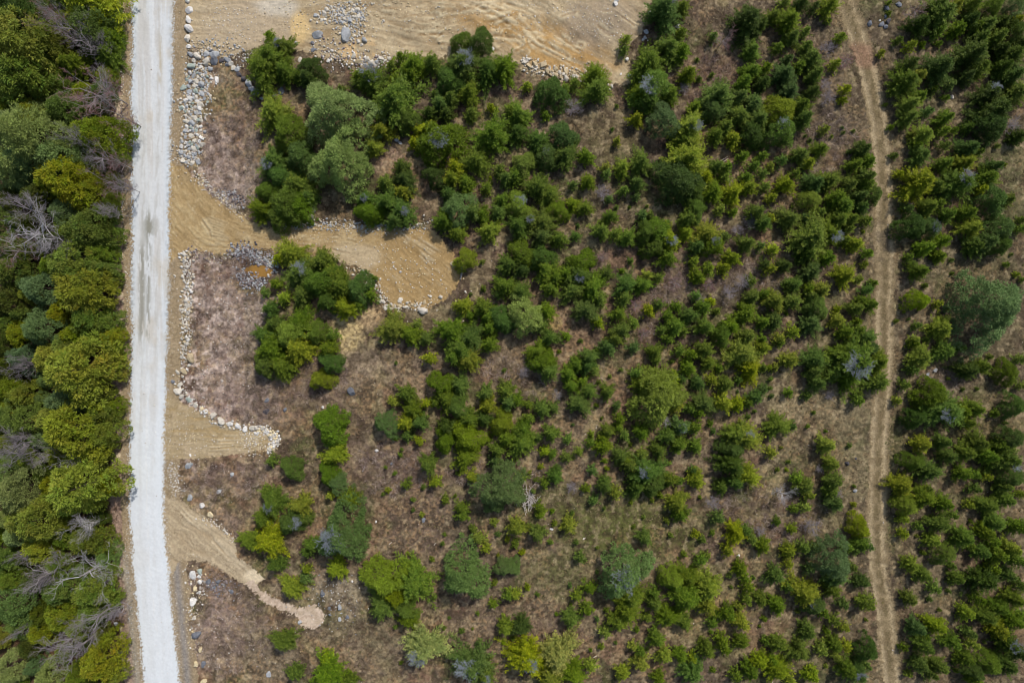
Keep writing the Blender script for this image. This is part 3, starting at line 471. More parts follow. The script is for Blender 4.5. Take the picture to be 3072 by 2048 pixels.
(3,3): '840,140,98y 860,290,85 920,310,60b 220,150,52y 80,80,40 70,580,92b 180,680,62 330,320,70 430,320,60 200,360,72y 190,470,50y 380,510,62b 600,430,185pb 620,600,110b 720,320,62 770,500,60 590,720,80 870,640,76k 900,830,85 690,840,62b 340,740,135y 420,830,110bG 510,920,62 90,860,86 610,990,62 700,1050,56y 370,1100,92 90,1200,78 290,1270,100 490,1260,72y 620,1220,82 720,1230,56y 620,1320,52y 540,1090,36 910,1260,105k 900,1400,60 40,1350,62 90,1450,110y 400,1490,80y 720,1430,90 820,1480,100bG 200,1540,60y 430,130,120d 1250,60,56y 1240,190,56y 1580,100,105 1380,130,46b 1700,30,52 1520,260,80y 1620,380,100y 1320,480,80y 1420,570,80 1310,800,76 1530,700,66 1690,490,42b 1790,230,105 1840,300,60 2080,90,115 1990,180,80 2060,260,72 1960,360,82b 2300,130,90 2120,390,92 2230,330,90y 2270,430,90 2060,520,70 2200,570,82 1740,610,78 1980,620,140k 1930,790,70 2260,790,100 2300,660,70k 1820,920,82y 2000,950,105 2120,1080,92y 2120,870,100 2250,1000,100 1370,1060,90b 1550,1040,100y 1690,1190,90 1850,1100,70 1870,1200,72y 1430,1220,90b 1250,1240,42 1400,1400,90 1290,1480,36y 1580,1420,90 1500,1480,70 1800,1330,82 1880,1450,100b 2030,1380,115 2200,1200,120kG 2320,1300,85kG 2200,1400,110k 1900,1540,80 2330,950,70 790,340,60 1440,1130,60',
}
TONE = {'': (97, 124, 22), 'y': (124, 144, 14), 'b': (86, 116, 40), 'k': (72, 98, 24), 'l': (140, 156, 80)}
TONE_P = {'': (108, 136, 56), 'y': (124, 144, 40), 'b': (102, 132, 70), 'k': (98, 130, 70), 'l': (134, 158, 80)}
TONE_C = {'': (110, 132, 26), 'y': (130, 144, 18), 'b': (86, 110, 28), 'k': (80, 98, 16), 'l': (124, 140, 40)}
recs = []
for (c, r_), s in TREES.items():
    for x, y, rr, code in re.findall(r'(-?\d+),(-?\d+),(\d+)([a-zA-Z]*)', s):
        recs.append([768*c+int(x)/3.0625, 512*r_+int(y)/3.0625, int(rr)/3.0625, code])
# the closed forest west of the road: trees standing in the gaps between the surveyed crowns
fr = random.Random(3); big = [t for t in recs if t[0] < 400 and 'd' not in t[3]]
for k in range(1500):
    x = fr.uniform(-20, 330); y = fr.uniform(-20, 2070); q = fr.uniform(24, 46)
    if all(math.hypot(x-t[0], y-t[1]) > t[2]*.86+q*.5 for t in big):
        t = [x, y, q, fr.choice(['c', 'cy', 'c', 'ck', 'p', 'b', ''])]; big.append(t); recs.append(t)
for k in range(900):
    x = fr.uniform(1150, 3050); y = fr.uniform(300, 2040); q = fr.uniform(5, 9)
    xo = np.interp(y, [0, 400, 700, 2048], [2560, 2640, 2655, 2665])
    if abs(x-xo) > 55 and all(math.hypot(x-t[0], y-t[1]) > t[2]+q+4 for t in recs) and sum(1 for t in recs if t[2] < 9.5) < 150 and not (1100 < x < 1400 and y < 950):
        recs.append([x, y, q, fr.choice(['', 'y', 'b', ''])])
LM = [  # reference points a viewer can find: phrase, x, y (overview), own label when it is a tree, kind
 ('orange puddle',595,625,None,''),('two grey clearing boulders',755,82,None,''),('rounded driveway end',985,660,None,''),
 ('gravel path end',716,1416,None,''),('curved lower rock line',540,965,None,''),
 ('slate boulder by road',463,1455,None,''),('dark track stones',2035,55,None,''),('white brush pile',1215,1140,None,''),
 ('pink patch beyond track',2160,868,None,''),('upper roadside rubble heap',440,270,None,''),
 ('topmost bend of track',1985,130,None,''),
 ('upper pale round pine',780,280,'broad pale green pine, the upper one of two touching round pines','p'),
 ('lower pale round pine',785,385,'broad pale green pine, the lower one of two touching round pines','p'),
 ('puffy grey-green pine',1070,1312,'puffy grey-green round pine with a few bare twigs on its left side','p'),
 ('solitary blue-green pine',1145,1120,'large blue-green pine with ragged lobes, just left of the white brush pile','p'),
 ('silver-crowned round pine',790,1205,'large round pine with silvery bare twigs in its crown, right of the lower driveway','p'),
 ('grey-veined pine',1435,1310,'large soft green pine with blue-grey branches showing, in the lower middle','p'),
 ('huge edge pine',2265,725,'huge blue-green pine, the largest crown along the right edge','p'),
 ('round blue-green pine',1520,280,'round blue-green pine touching a yellow-green fir with a silver twig patch','p'),
 ('small round blue pine',890,972,'small very round blue-green pine standing at the left end of its clump','p'),
 ('dull blue track pine',1900,1285,'wide dull blue-green pine a short way left of the lower track','p'),
 ('tall dark central fir',1583,392,'tall full yellow-green fir in the upper middle, tallest of its clump','s'),
 ('full round fir',1513,908,'very broad full yellow-green fir standing clear at mid right','s'),
 ('shaggy twin-lobed spruce',890,1328,'broad yellow-green spruce, left half of the widest clump in the lower field','s'),
 ('broad right-hand fir',1645,1335,'broad yellow-green fir lobe at the right of the big lower clump','s'),
 ('silver-flecked lower fir',1475,1090,'dull green fir with silver twigs at its top, standing in the lower middle clump','s'),
 ('pale lichened fir',970,1482,'pale light green fir covered with silvery twigs near the bottom edge','s'),
 ('silvery bottom fir',1211,1512,'bright yellow-green fir with silvery dead twigs at the bottom edge','s'),
 ('track-side grey-topped fir',1971,830,'largest grey-topped fir leaning over the left side of the track','s'),
 ('silver-patched tall fir',1693,1010,'bright fir with a silver patch on top, in the tall clump left of the track','s'),
 ('grey-topped upper fir',1260,368,'blue-green fir with a large grey twig patch, above the field centre','s'),
 ('grey-capped middle fir',1333,628,'blue-green fir with a pale grey cap right of the driveway end','s'),
 ('grey-capped right fir',1529,558,'yellow-green fir with a blue-grey cap, right of the field centre','s'),
 ('round driveway spruce',1073,595,'small bright round spruce standing beside a grey log at the driveway end','s'),
 ('lichened fir beyond track',2205,400,'large fir with a wide blue-grey twig patch right of the upper track','s'),
 ('lichened right-hand fir',2150,942,'large fir with a spreading grey twig patch right of the middle track','s'),
 ('dark clearing-edge fir',1080,152,'blue-green fir with grey twigs at the edge of the sandy clearing','s'),
 ('dome spruce',1090,307,'full dome-shaped green spruce standing clear in the upper middle','s'),
 ('tall narrow fir',1365,195,'tall green fir just right of the clearing rocks','s'),
 ('big upper-right fir',1467,205,'large green fir with grey twigs, below the lone sandy-edge spruce','s'),
 ('yellow dome cedar',193,670,'bright yellow round cedar with a dense dome, left of the road','c'),
 ('widest yellow cedar',186,845,'widest yellow cedar crown hanging towards the road verge','c'),
 ('white antler-branched tree',170,1320,'white leafless tree with long forking branches left of the road bend','d'),
 ('pale leafless forest tree',70,520,'large whitish leafless tree spreading over the left forest edge','d'),
 ('red-budded bare tree',200,208,'large leafless tree with reddish twig tips near the upper road','d'),
 ('grey spiky bare bush',1813,1135,'grey leafless bush with dense spiky twigs in dry straw','d'),
 ('pinkish bare bush',1465,700,'pinkish leafless bush with radiating twigs in the middle of the field','d'),
]
def px2ov(t): return t[0]/1.30612, t[1]/1.30612
special = {}
for li, (ph, lx, ly, own, kd) in enumerate(LM):
    if own:
        best = None
        for i, t in enumerate(recs):
            k = 'd' if 'd' in t[3] else 'p' if 'p' in t[3] else 'c' if 'c' in t[3] else 's'
            if k == kd and i not in special:
                x, y = px2ov(t); d = math.hypot(x-lx, y-ly)-t[2]*.6
                if best is None or d < best[0]: best = (d, i)
        special[best[1]] = own
ORD = ['nearest', 'second nearest', 'third nearest', 'fourth nearest', 'fifth nearest', 'sixth nearest', 'seventh nearest', 'eighth nearest', 'ninth nearest', 'tenth nearest', 'eleventh nearest', 'twelfth nearest', 'thirteenth nearest', 'fourteenth nearest', 'fifteenth nearest']
DIR = ['right of', 'above and right of', 'above', 'above and left of', 'left of', 'below and left of', 'below', 'below and right of']
def relabel(items):          # items: (key, desc, x, y) in overview units -> unique labels
    gr = {}
    for key, desc, x, y in items:
        d, li = min((math.hypot(x-l[1], y-l[2]), i) for i, l in enumerate(LM) if math.hypot(x-l[1], y-l[2]) > 14)
        dr = int(round(math.atan2(-(y-LM[li][2]), x-LM[li][1])/(math.pi/4))) % 8
        gr.setdefault((desc, li, dr), []).append((d, key))
    out = {}
    for (desc, li, dr), v in gr.items():
        v.sort(key=lambda q: q[0])
        for n, (d, key) in enumerate(v):
            o = '' if len(v) == 1 else ORD[min(n, 14)]+' '
            out[key] = f'{desc}, {o}{DIR[dr]} the {LM[li][0]}'
    return out
TW = {'': 'mid green', 'y': 'bright yellow-green', 'b': 'blue-green', 'k': 'dark green', 'l': 'pale green'}
class T_: pass
trees = []
for i, (px, py, pr, code) in enumerate(recs):
    t = T_(); t.i = i; t.code = code
    t.kind = 'd' if 'd' in code else 'p' if 'p' in code else 'c' if 'c' in code else 's'
    t.tone = next((c for c in code if c in 'ybkl'), '')
    rw = pr*S; forest = px < 380
    hr = {'s': H_S, 'p': H_P, 'c': H_C, 'd': 1.9}[t.kind]
    tall = {'s': 1.0, 'p': .95, 'c': 1.0, 'd': 1.0}[t.kind]
    if t.kind == 's' and pr < 31: tall = 1.12
    if t.kind == 's' and rw > 1.6: tall = .86
    if t.kind == 's' and rw > 2.6: tall = .78
    if forest: tall *= 1.1
    height = rw*hr*tall; height = min(height, 11.5)
    if t.kind == 'd' and forest: height = max(height, 11.5)
    k = 1-(height*(.62 if t.kind == 'd' else .45))/H
    t.r = rw*k; t.h = height*k; t.px, t.py, t.pr = px, py, pr
    t.x = (px-1536)*S*k; t.y = (1024-py)*S*k
    t.cls = {'p': 'pine', 'c': 'cedar', 'd': 'bare'}.get(t.kind) or ('tiny' if pr < 14 else 'young' if pr < 31 else 'fir')
    if t.cls == 'fir': t.r *= 1.04
    if t.cls == 'young': t.r *= 1.0 if t.px < 2400 else .94
    if t.cls == 'fir' and t.px > 2600: t.r *= .93
    if forest and t.kind != 'd': t.r = min(t.r, max(.9, (374-px)*S*.9))
    trees.append(t)
items = []
for t in trees:
    big_ = t.pr
    if t.kind == 'd': desc = ('tall ' if big_ > 50 else 'small ')+('whitish' if 'w' in t.code else 'reddish-twigged' if 'r' in t.code else 'grey')+' bare '+('tree' if big_ > 50 else 'shrub')
    else:
        sz = 'tiny' if big_ < 14 else 'small' if big_ < 24 else 'medium' if big_ < 35 else 'large'
        nm = {'tiny': 'spruce seedling', 'young': 'young spruce', 'fir': 'fir', 'pine': 'pine', 'cedar': 'cedar'}[t.cls]
        if t.cls == 'tiny': sz = ''
        desc = (sz+' ' if sz else '')+TW[t.tone]+' '+nm+(' with grey twigs' if 'G' in t.code else '')
    items.append((t.i, desc, *px2ov((t.px, t.py))))
labels = relabel([q for q in items if q[0] not in special]); labels.update(special)
for k_ in labels:
    if len(re.findall(r"\w+", labels[k_])) > 16 and k_ not in special: labels[k_] = labels[k_].replace(' young spruce', ' spruce')
    if len(re.findall(r"\w+", labels[k_])) > 16: labels[k_] = labels[k_].replace('mid green', 'green')
young = sorted([t for t in trees if t.cls == 'young'], key=lambda t: -t.pr)
inv = [t for t in young if -10 < t.px < 3082 and -10 < t.py < 2058]
rest = set(t.i for t in inv[298:])
NAME = {'tiny': ('spruce_seedling', 'seedling', 'spruce seedlings sprouting in the heath'), 'young': ('young_spruce', 'young spruce', 'young spruces growing over the field'),
        'fir': ('fir_tree', 'fir', 'larger firs and spruces'), 'pine': ('pine_tree', 'pine', 'round-crowned pines'), 'cedar': ('cedar_tree', 'cedar', 'cedars of the roadside forest'),
        'bare': ('bare_tree', 'bare tree', 'leafless trees and bushes')}
def tint(t):
    r = random.Random(t.i*13+5)
    T = {'p': TONE_P, 'c': TONE_C, 's': TONE}[t.kind][t.tone]; c = lin(*T)
    v = r.uniform(.82, 1.13)*(.98 if t.px > 2350 else 1); q = r.uniform(0, .2)  # right-hand crowns tinted slightly darker, shade put into their colour
    if t.px < 385: v *= 1.14; c = c*np.array([1.07, .97, 1.1])
    else: v *= 1.10; c = c*np.array([1.06, 1, .92])
    gm = sum(c)/3; c = c*(1-q)+gm*q; hs = r.uniform(-.09, .10)
    return (c[0]*v*(1+hs), c[1]*v, c[2]*v*(1-hs))
sv = []; sf = []; stn = []; nv = 0
LOWP = [spruce(70+i, H_S, 7, 7, 4, .38, .10, .12, .25) for i in range(3)]
for t in trees:
    rr = random.Random(t.i); rot = rr.uniform(0, 6.283); z = hz(t.x, t.y)-.03
    if t.i in rest:
        V, F, Tn = LOWP[t.i % 3]; c, s = math.cos(rot), math.sin(rot)
        Q = np.stack([(V[:, 0]*c-V[:, 1]*s)*t.r+t.x, (V[:, 0]*s+V[:, 1]*c)*t.r+t.y, V[:, 2]*t.h/H_S+z], 1)
        sv.append(Q); sf.append(F+nv); nv += len(V); stn.append(Tn*np.array(tint(t))); continue
    nm, cat, grp = NAME[t.cls]
    if t.cls == 'bare': nm = 'bare_tree' if t.pr > 50 else 'bare_shrub'; cat = 'bare tree' if t.pr > 50 else 'bare shrub'
    root = link(nm, None, label=labels[t.i], category=cat, group=grp)
    root.location = (t.x, t.y, z); root.rotation_euler = (0, 0, rot)
    if t.cls == 'bare':
        lm, tk, tg = BARE[6+t.i % 3] if 'w' in t.code or t.pr > 42 else BARE[t.i % 6]
        root.scale = (t.r*1.0, t.r*1.0, t.h/1.9)
        o = link('limbs', lm, root); o.color = (*({'r': lin(160, 150, 148), 'w': lin(206, 202, 202)}.get(next((c for c in t.code if c in 'rw'), ''), lin(168, 160, 162))), 1)
        o3 = link('twigs', tg, root); o3.color = (*({'r': lin(160, 120, 118), 'w': lin(168, 162, 164)}.get(next((c for c in t.code if c in 'rw'), ''), lin(152, 142, 146))), 1)
        o2 = link('trunk', tk, root); o2.color = (*lin(150, 142, 136), 1); continue
    pl = PROTO['bigpine' if t.cls == 'pine' and t.pr > 76 else t.cls]; cm, tm = pl[rr.randrange(len(pl))]
    hh = {'tiny': 1.9, 'young': H_S, 'fir': H_F, 'pine': H_P, 'cedar': H_C}[t.cls]
    root.scale = (t.r, t.r, t.h/hh)
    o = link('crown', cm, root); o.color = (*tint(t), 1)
    if t.cls != 'tiny': link('trunk', tm, root)
    if 'G' in t.code:
        b = link('bare_branches', GREY[t.i % 4], root); b.color = (*(lin(142, 148, 156)*rr.uniform(.75, 1.1)), 1)
        a = rr.uniform(0, 6.28); b.location = (.22*math.cos(a), .22*math.sin(a), hh*.74); q_ = rr.uniform(.65, 1.25); b.scale = (q_*rr.uniform(.8, 1.2), q_*.95, .62); b.rotation_euler = (rr.uniform(-.25, .25), rr.uniform(-.25, .25), rr.uniform(0, 6))
if sv:
    o = link('young_spruce_thicket', mesh_np('young_spruce_thicket', np.vstack(sv), np.vstack(sf), M_leaf, np.vstack(stn)),
             kind='stuff', label='remaining small young spruces scattered through the field', category='spruces'); o.color = (1, 1, 1, 1)
print('trees', len(trees), {k: sum(t.cls == k for t in trees) for k in NAME}, 'stuff', len(rest))

# ------------------------------------------------------------------ rocks
def rock_mesh(seed, flat=.7, ang=.5):
    import bmesh
    r = np.random.default_rng(seed); bm = bmesh.new(); bmesh.ops.create_icosphere(bm, subdivisions=3, radius=1)
    pl = g_(r, 13); pl /= np.linalg.norm(pl, axis=1, keepdims=True); dd = .50+.34*r.random(13)
    s = np.array([1, .72+.25*r.random(), flat*(.8+.4*r.random())])
    for v in bm.verts:
        p = np.array(v.co)
        for n, d in zip(pl, dd):
            e = p@n-d
            if e > 0: p = p-n*e*.92
        p = p*(1+.04*math.sin(7*p[0]+seed)+.03*math.sin(9*p[1]+2*p[2]))*s; v.co = p
    me = bpy.data.meshes.new('boulder'); bm.to_mesh(me); bm.free(); me.materials.append(M_rock)
    me.polygons.foreach_set('use_smooth', [False]*len(me.polygons)); return me
ROCKS = [rock_mesh(i, .55+.1*(i % 4)) for i in range(12)]
RC = {'w': ('white', (226, 222, 216)), 'p': ('pale', (208, 200, 186)), 'g': ('grey', (172, 174, 176)), 's': ('slate grey', (118, 121, 128)),
      't': ('tan', (190, 172, 140)), 'k': ('dark grey', (90, 86, 90)), 'c': ('cream', (226, 208, 168)), 'n': ('greenish grey', (166, 176, 166)), 'v': ('purplish grey', (146, 134, 132))}
nrock = [0]; placed = []
def rock(px, py, pr, cc, label, group, stretch=1.0, rot=None, tall=1.0, name='boulder'):
    k = nrock[0]; nrock[0] += 1; r = random.Random(k+90)
    x = (px-1536)*S; y = (1024-py)*S; rw = pr*S
    o = link(name, ROCKS[r.randrange(12)], label=label, category='boulder' if name == 'boulder' else 'rock', group=group)
    o.location = (x, y, hz(x, y)+rw*.10); o.rotation_euler = (r.uniform(-.25, .25), r.uniform(-.25, .25), r.uniform(0, 6.28) if rot is None else rot)
    o.scale = (rw*1.12*stretch, rw*1.12/stretch**.5, rw*1.1*tall)
    c = lin(*RC[cc][1])*r.uniform(.86, 1.1); o.color = (*c, 1); placed.append((px, py, pr)); return o
ORDN = ['first', 'second', 'third', 'fourth', 'fifth', 'sixth', 'seventh', 'eighth', 'ninth', 'tenth', 'eleventh', 'twelfth', 'thirteenth', 'fourteenth', 'fifteenth', 'sixteenth', 'seventeenth', 'eighteenth', 'nineteenth', 'twentieth', 'twenty-first', 'twenty-second', 'twenty-third', 'twenty-fourth']
def run(c, r_, s, phrase, group, frm='top'):
    for n, (x, y, q, cc) in enumerate(re.findall(r'(-?\d+),(-?\d+),(\d+)([a-z])', s)):
        sz = 'large ' if int(q) > 36 else 'small ' if int(q) < 20 else ''
        rock(768*c+int(x)/3.0625, 512*r_+int(y)/3.0625, int(q)/3.0625, cc, f'{sz}{RC[cc][0]} boulder, {ORDN[n]} from the {frm} of the {phrase}', group)
run(0, 0, '1725,12,26w 1737,95,38w 1733,178,35w 1735,262,42w 1730,355,36p 1738,430,26w 1750,502,30g', 'upper roadside line', 'boulders lined up beside the upper road')
run(0, 0, '1785,560,24p 1818,522,38p 1892,572,46p 1902,500,32g 1940,470,22s 1975,505,42g 1975,560,48s 2040,560,24k 2090,548,30g 2125,588,32p 2088,600,22s 2180,635,26g 2145,628,25p 2200,692,30k 2240,725,26k 2290,772,38g 2310,808,28g 2340,850,38g', 'curved dark bank', 'boulders of the curved dark bank', 'left')
run(1, 0, '10,850,34g 50,905,22g 170,878,26g 238,842,40s 405,550,24p 370,400,18g', 'upper left fir rocks', 'boulders among the upper left firs', 'left')
run(1, 0, '565,322,52g 520,400,20s 530,460,26s 665,560,20w 775,495,22t 820,325,60g 895,522,28p 940,385,20p 945,570,35t 970,412,18p 1000,375,30g 1015,552,32p 1062,578,30p 1110,570,22g 1100,605,14w 1155,545,30p 1185,560,20p 1225,538,22p', 'sandy clearing foot', 'boulders at the foot of the sandy clearing', 'left')
run(1, 0, '1525,1142,34g 1290,1282,26g 1325,1312,20g 2170,455,22w 1690,390,20t 1170,190,14p', 'upper fir stones', 'loose stones between the upper firs')
run(2, 0, '108,575,26p 140,550,24p 155,612,28t 210,585,32t 285,605,44t 320,662,32t 345,625,22p 398,640,28t 395,692,26t 435,662,22p 490,650,34t 495,725,28p 560,700,20p 450,720,20t', 'tan rock bank', 'boulders of the tan rock bank', 'left')
run(2, 0, '960,18,22w 948,45,26w 1228,296,26g 1222,345,20g 1205,370,16g 1265,112,18p 1290,142,14g 1525,246,26w 1055,548,20w 1075,696,24g 1000,682,12w 915,797,22p', 'clearing right rim', 'stones on the right rim of the clearing')
run(3, 0, '1200,45,28s 1090,85,28s 1080,155,20s 1105,195,27k 930,218,27s 1040,228,28s 1080,248,24s 1030,187,10w 1690,895,22p', 'upper track stones', 'dark stones beside the upper track')
run(0, 1, '1692,770,26p 1605,965,14p 1682,975,19p 1690,1010,18p 1745,1022,14p 1730,1240,26p 1715,1190,24p 1660,1240,16p 1680,1275,20p', 'middle roadside row', 'rocks of the middle roadside row')
run(0, 2, '1720,22,22p 1690,50,20p 1672,140,22p 1760,155,50t 1742,220,18p 1690,275,32t 1632,280,20p 1592,370,20s 1650,395,22p 1628,455,42p 1668,508,28p 1735,538,30n 1795,582,28p 1850,620,28c 1893,642,26w 1955,682,38p 2035,722,42p 2120,755,28w 2185,775,32w 2252,802,28w 2322,790,30p', 'long curved row', 'boulders of the long curved row')
run(0, 2, '2042,356,17w 1748,1045,13w 1745,1137,38g 2132,1222,22g 2010,1375,26g 1745,1438,34g 1858,1502,30w', 'lower driveway stones', 'stones between the lower driveways')
run(0, 3, '1940,20,30c 1772,570,42w 1842,545,34n 1836,590,25w 1838,635,25w 1880,636,15p 1705,645,12w 1755,655,12p 1920,632,32s 2010,630,22s 2080,640,22v 1790,700,27c 1842,692,18p 1837,728,20w 2130,730,24s 1775,822,38w 1787,970,22p 1813,1115,46s 1842,1262,27c 1803,1388,28c 1866,1395,30s 1870,1550,32c', 'lower road right side', 'boulders along the lower road')
run(0, 3, '1040,660,22v 1095,902,18v 1070,1020,24g 1106,1282,26s 1040,440,12p', 'lower road left verge', 'stones on the left verge')
run(1, 1, '520,362,32v 510,430,32v 1815,862,32t 1540,1285,44p 1548,1208,26t 1325,1190,26p 1265,1245,20t 1390,1212,16p 1382,1252,18p 1436,1232,18t 1145,1160,20p 1190,1262,24p 1155,1195,18p 1210,1240,18p 1232,1270,18p 1320,1240,22t 1695,1160,22p 1600,1150,18p 1925,1115,15p 1290,506,20g 1220,510,18g 1330,930,14w', 'driveway end rim', 'stones rimming the driveway end', 'left')
run(1, 2, '878,455,44s 615,605,16w 725,600,14w 100,540,26s 98,640,28k 270,628,20s 1110,1000,18w 1245,1120,16s', 'middle left heath', 'stones in the middle left heath', 'left')
run(1, 3, '610,752,26s 675,880,20s 770,868,28g 840,962,20s 768,980,20g 680,942,16s 1540,72,22s 120,1480,30g 400,1010,22g 885,630,14w 1100,90,14w', 'lower left heath', 'lichened stones in the lower left heath', 'left')
run(2, 3, '362,155,16w 2075,395,16w 660,240,8w', 'lower right scrub', 'white stones in the lower right scrub', 'left')
run(3, 2, '1532,262,20g 1470,300,18g 1478,335,16g 722,1115,22k 805,1075,12k 800,1368,20g', 'lower track stones', 'stones around the lower right track', 'left')
# heaps: the counted rocks of each rubble heap, dense but not overlapping
def band(pts, wdt, n, r0, r1, seed, label, group, cols):
    r = random.Random(seed); L = [0]
    for a, b in zip(pts[:-1], pts[1:]): L.append(L[-1]+math.hypot(b[0]-a[0], b[1]-a[1]))
    k = tr = 0; out = {}
    while k < n and tr < 9000:
        tr += 1; q = r.random()*L[-1]; i = max(j for j in range(len(L)-1) if L[j] <= q); t = (q-L[i])/(L[i+1]-L[i])
        nx_, ny_ = -(pts[i+1][1]-pts[i][1]), pts[i+1][0]-pts[i][0]; ln = math.hypot(nx_, ny_)
        o = r.gauss(0, .5)*wdt; x = pts[i][0]+(pts[i+1][0]-pts[i][0])*t+nx_/ln*o; y = pts[i][1]+(pts[i+1][1]-pts[i][1])*t+ny_/ln*o
        pr = r0+(r1-r0)*r.random()**1.8
        if tr > 4500: pr = r0
        if all(math.hypot(x-a, y-b) > (pr+c)*.80 for a, b, c in placed[-400:]):
            cc = r.choice(cols); out.setdefault(cc, []).append((y, rock(x, y, pr, cc, '', group, name='rock'))); k += 1
    for cc, v in out.items():
        v.sort(key=lambda q: q[0])
        for n, (_, o) in enumerate(v):
            b_ = n >= len(v)/2; o['label'] = f'{RC[cc][0]} rock, {ORDN[min(len(v)-1-n if b_ else n, 23)]} of its colour from the {"bottom" if b_ else "top"} of the {label}'
T0 = lambda c, r_, s: [(768*c+float(a)/3.0625, 512*r_+float(b)/3.0625) for a, b in (q.split(',') for q in s.split())]
band(T0(0, 0, '1800,590 1850,700 1850,790 1760,900 1770,1000'), 27, 60, 5, 12, 1, 'upper rubble heap', 'rocks of the upper rubble heap', 'ppgwgn')
band(T0(0, 0, '1770,1000 1790,1120 1760,1240 1740,1380 1740,1500'), 20, 56, 5.5, 11.5, 2, 'upper heap tail', 'rocks of the lower rubble tail', 'ppgwgnp')
band(T0(1, 0, '600,200 640,120 720,90 830,110 940,100 960,150 850,220 880,280'), 21, 62, 3.8, 9, 3, 'clearing rock pile', 'rocks piled in the sandy clearing', 'pgtp')
band(T0(1, 1, '200,500 440,500 700,490 920,520 1330,500'), 9, 26, 3.2, 6, 5, 'driveway bank rubble', 'rocks on the driveway upper bank', 'ppgt')
# rubble too small to count
ico_v = None
def pebbles(name, spots, mat_, label, seed):
    r = np.random.default_rng(seed); import bmesh
    bm = bmesh.new(); bmesh.ops.create_icosphere(bm, subdivisions=1, radius=1); b = np.array([v.co for v in bm.verts]); f = np.array([[v.index for v in q.verts] for q in bm.faces]); bm.free()
    VV = []; FF = []; CC = []; n = 0
    for (x, y, s, c) in spots:
        a = r.random()*6.283; k = b*(1+r.normal(size=b.shape)*.16)*np.array([1, .75, .6])*s
        q = np.stack([k[:, 0]*math.cos(a)-k[:, 1]*math.sin(a)+x, k[:, 0]*math.sin(a)+k[:, 1]*math.cos(a)+y, k[:, 2]+hz(x, y)+s*.25], 1)
        VV.append(q); FF.append(f+n); n += len(b); CC.append(np.tile(c, (len(b), 1)))
    o = link(name, mesh_np(name, np.vstack(VV), np.vstack(FF), mat_, np.vstack(CC)), kind='stuff', label=label, category='rubble'); return o
r = random.Random(11); spots = []
def scat(pts, wdt, n, s0, s1, cols):
    L = [0]
    for a, b in zip(pts[:-1], pts[1:]): L.append(L[-1]+math.hypot(b[0]-a[0], b[1]-a[1]))
    for _ in range(n):
        q = r.random()*L[-1]; i = max(j for j in range(len(L)-1) if L[j] <= q); t = (q-L[i])/(L[i+1]-L[i])
        x = pts[i][0]+(pts[i+1][0]-pts[i][0])*t+r.gauss(0, wdt); y = pts[i][1]+(pts[i+1][1]-pts[i][1])*t+r.gauss(0, wdt)
        s = (s0+(s1-s0)*r.random()**2.5)*S; c = lin(*RC[r.choice(cols)][1])*r.uniform(.75, 1.1); spots.append(((x-1536)*S, (1024-y)*S, s, c))
scat(T0(0, 0, '1800,560 1850,700 1850,790 1760,900 1770,1000 1790,1120 1760,1240 1740,1380 1740,1500'), 22, 1300, 1.2, 5, 'ppgwtt')
scat(T0(0, 0, '1760,420 1900,480 2100,450 2300,560'), 18, 420, 1.2, 5, 'ptg')
scat(T0(0, 0, '1120,20 1110,400 1120,800 1115,1200 1160,1500'), 5, 420, 1, 4.5, 'ptt')
scat(T0(0, 1, '1130,40 1130,400 1150,800 1170,1100 1160,1500'), 4, 300, 1, 3.5, 'ptt')
scat(T0(0, 1, '1690,760 1720,900 1740,1050 1720,1200 1710,1350 1720,1560'), 9, 700, 1.2, 6, 'pptw')
scat(T0(0, 2, '1690,20 1690,250 1640,400 1800,600 2000,740 2300,800'), 8, 420, 1, 5, 'pptw')
scat(T0(0, 3, '1700,480 1780,600 1850,720 1760,900 1790,1300'), 13, 360, 1, 4, 'pwtc')
scat(T0(1, 0, '640,160 800,120 960,120 900,220 820,280 900,350'), 20, 900, 1.2, 5.5, 'ptgp')
scat(T0(1, 0, '560,420 700,500 860,560 1050,580 1250,540'), 20, 700, 1, 5, 'pwvt')
scat(T0(2, 0, '80,560 250,640 480,690 640,680 900,760'), 14, 520, 1, 6, 'tpp')
scat(T0(0, 1, '1800,60 1950,180 2100,300 2230,420'), 8, 420, 1, 4, 'pwc')
scat(T0(1, 1, '200,500 440,500 700,490 920,520 1330,510 1600,500'), 11, 560, 1.2, 5, 'ppgt')
scat(T0(0, 1, '2150,740 2300,760 2352,800'), 14, 420, 1.5, 5.5, 'vgkg'); scat(T0(1, 1, '10,770 100,820 150,900'), 12, 300, 1.5, 5.5, 'vpgg')
scat(T0(0, 1, '2180,960 2300,1020 2352,1060'), 14, 360, 1.5, 5, 'vggk'); scat(T0(1, 1, '10,1010 80,1040'), 10, 160, 1.5, 5, 'vggk')
scat(T0(0, 1, '2080,200 2180,250 2180,300'), 9, 160, 1.5, 5, 'vkg')
scat(T0(0, 1, '1700,740 1900,780 2020,820 2130,760'), 8, 240, 1, 4.5, 'ptv')
scat(T0(1, 1, '840,880 960,940 1100,1050 1150,1180 1250,1250 1450,1260 1600,1200'), 9, 340, 1, 5.5, 'ppt')
scat(T0(1, 1, '1000,700 1250,800 1450,950 1600,1100'), 60, 420, .8, 3.5, 'pcw'); scat(T0(1, 1, '300,600 700,600'), 20, 120, .8, 2.5, 'pc')
scat(T0(2, 0, '100,60 500,100 900,200 700,400'), 55, 700, .7, 3, 'pcw'); scat(T0(1, 0, '100,100 800,60 1500,150 2200,200'), 45, 1100, .7, 3.2, 'ptc')
scat(T0(0, 0, '1900,60 2200,200 2300,350'), 35, 320, .7, 2.6, 'pcw')
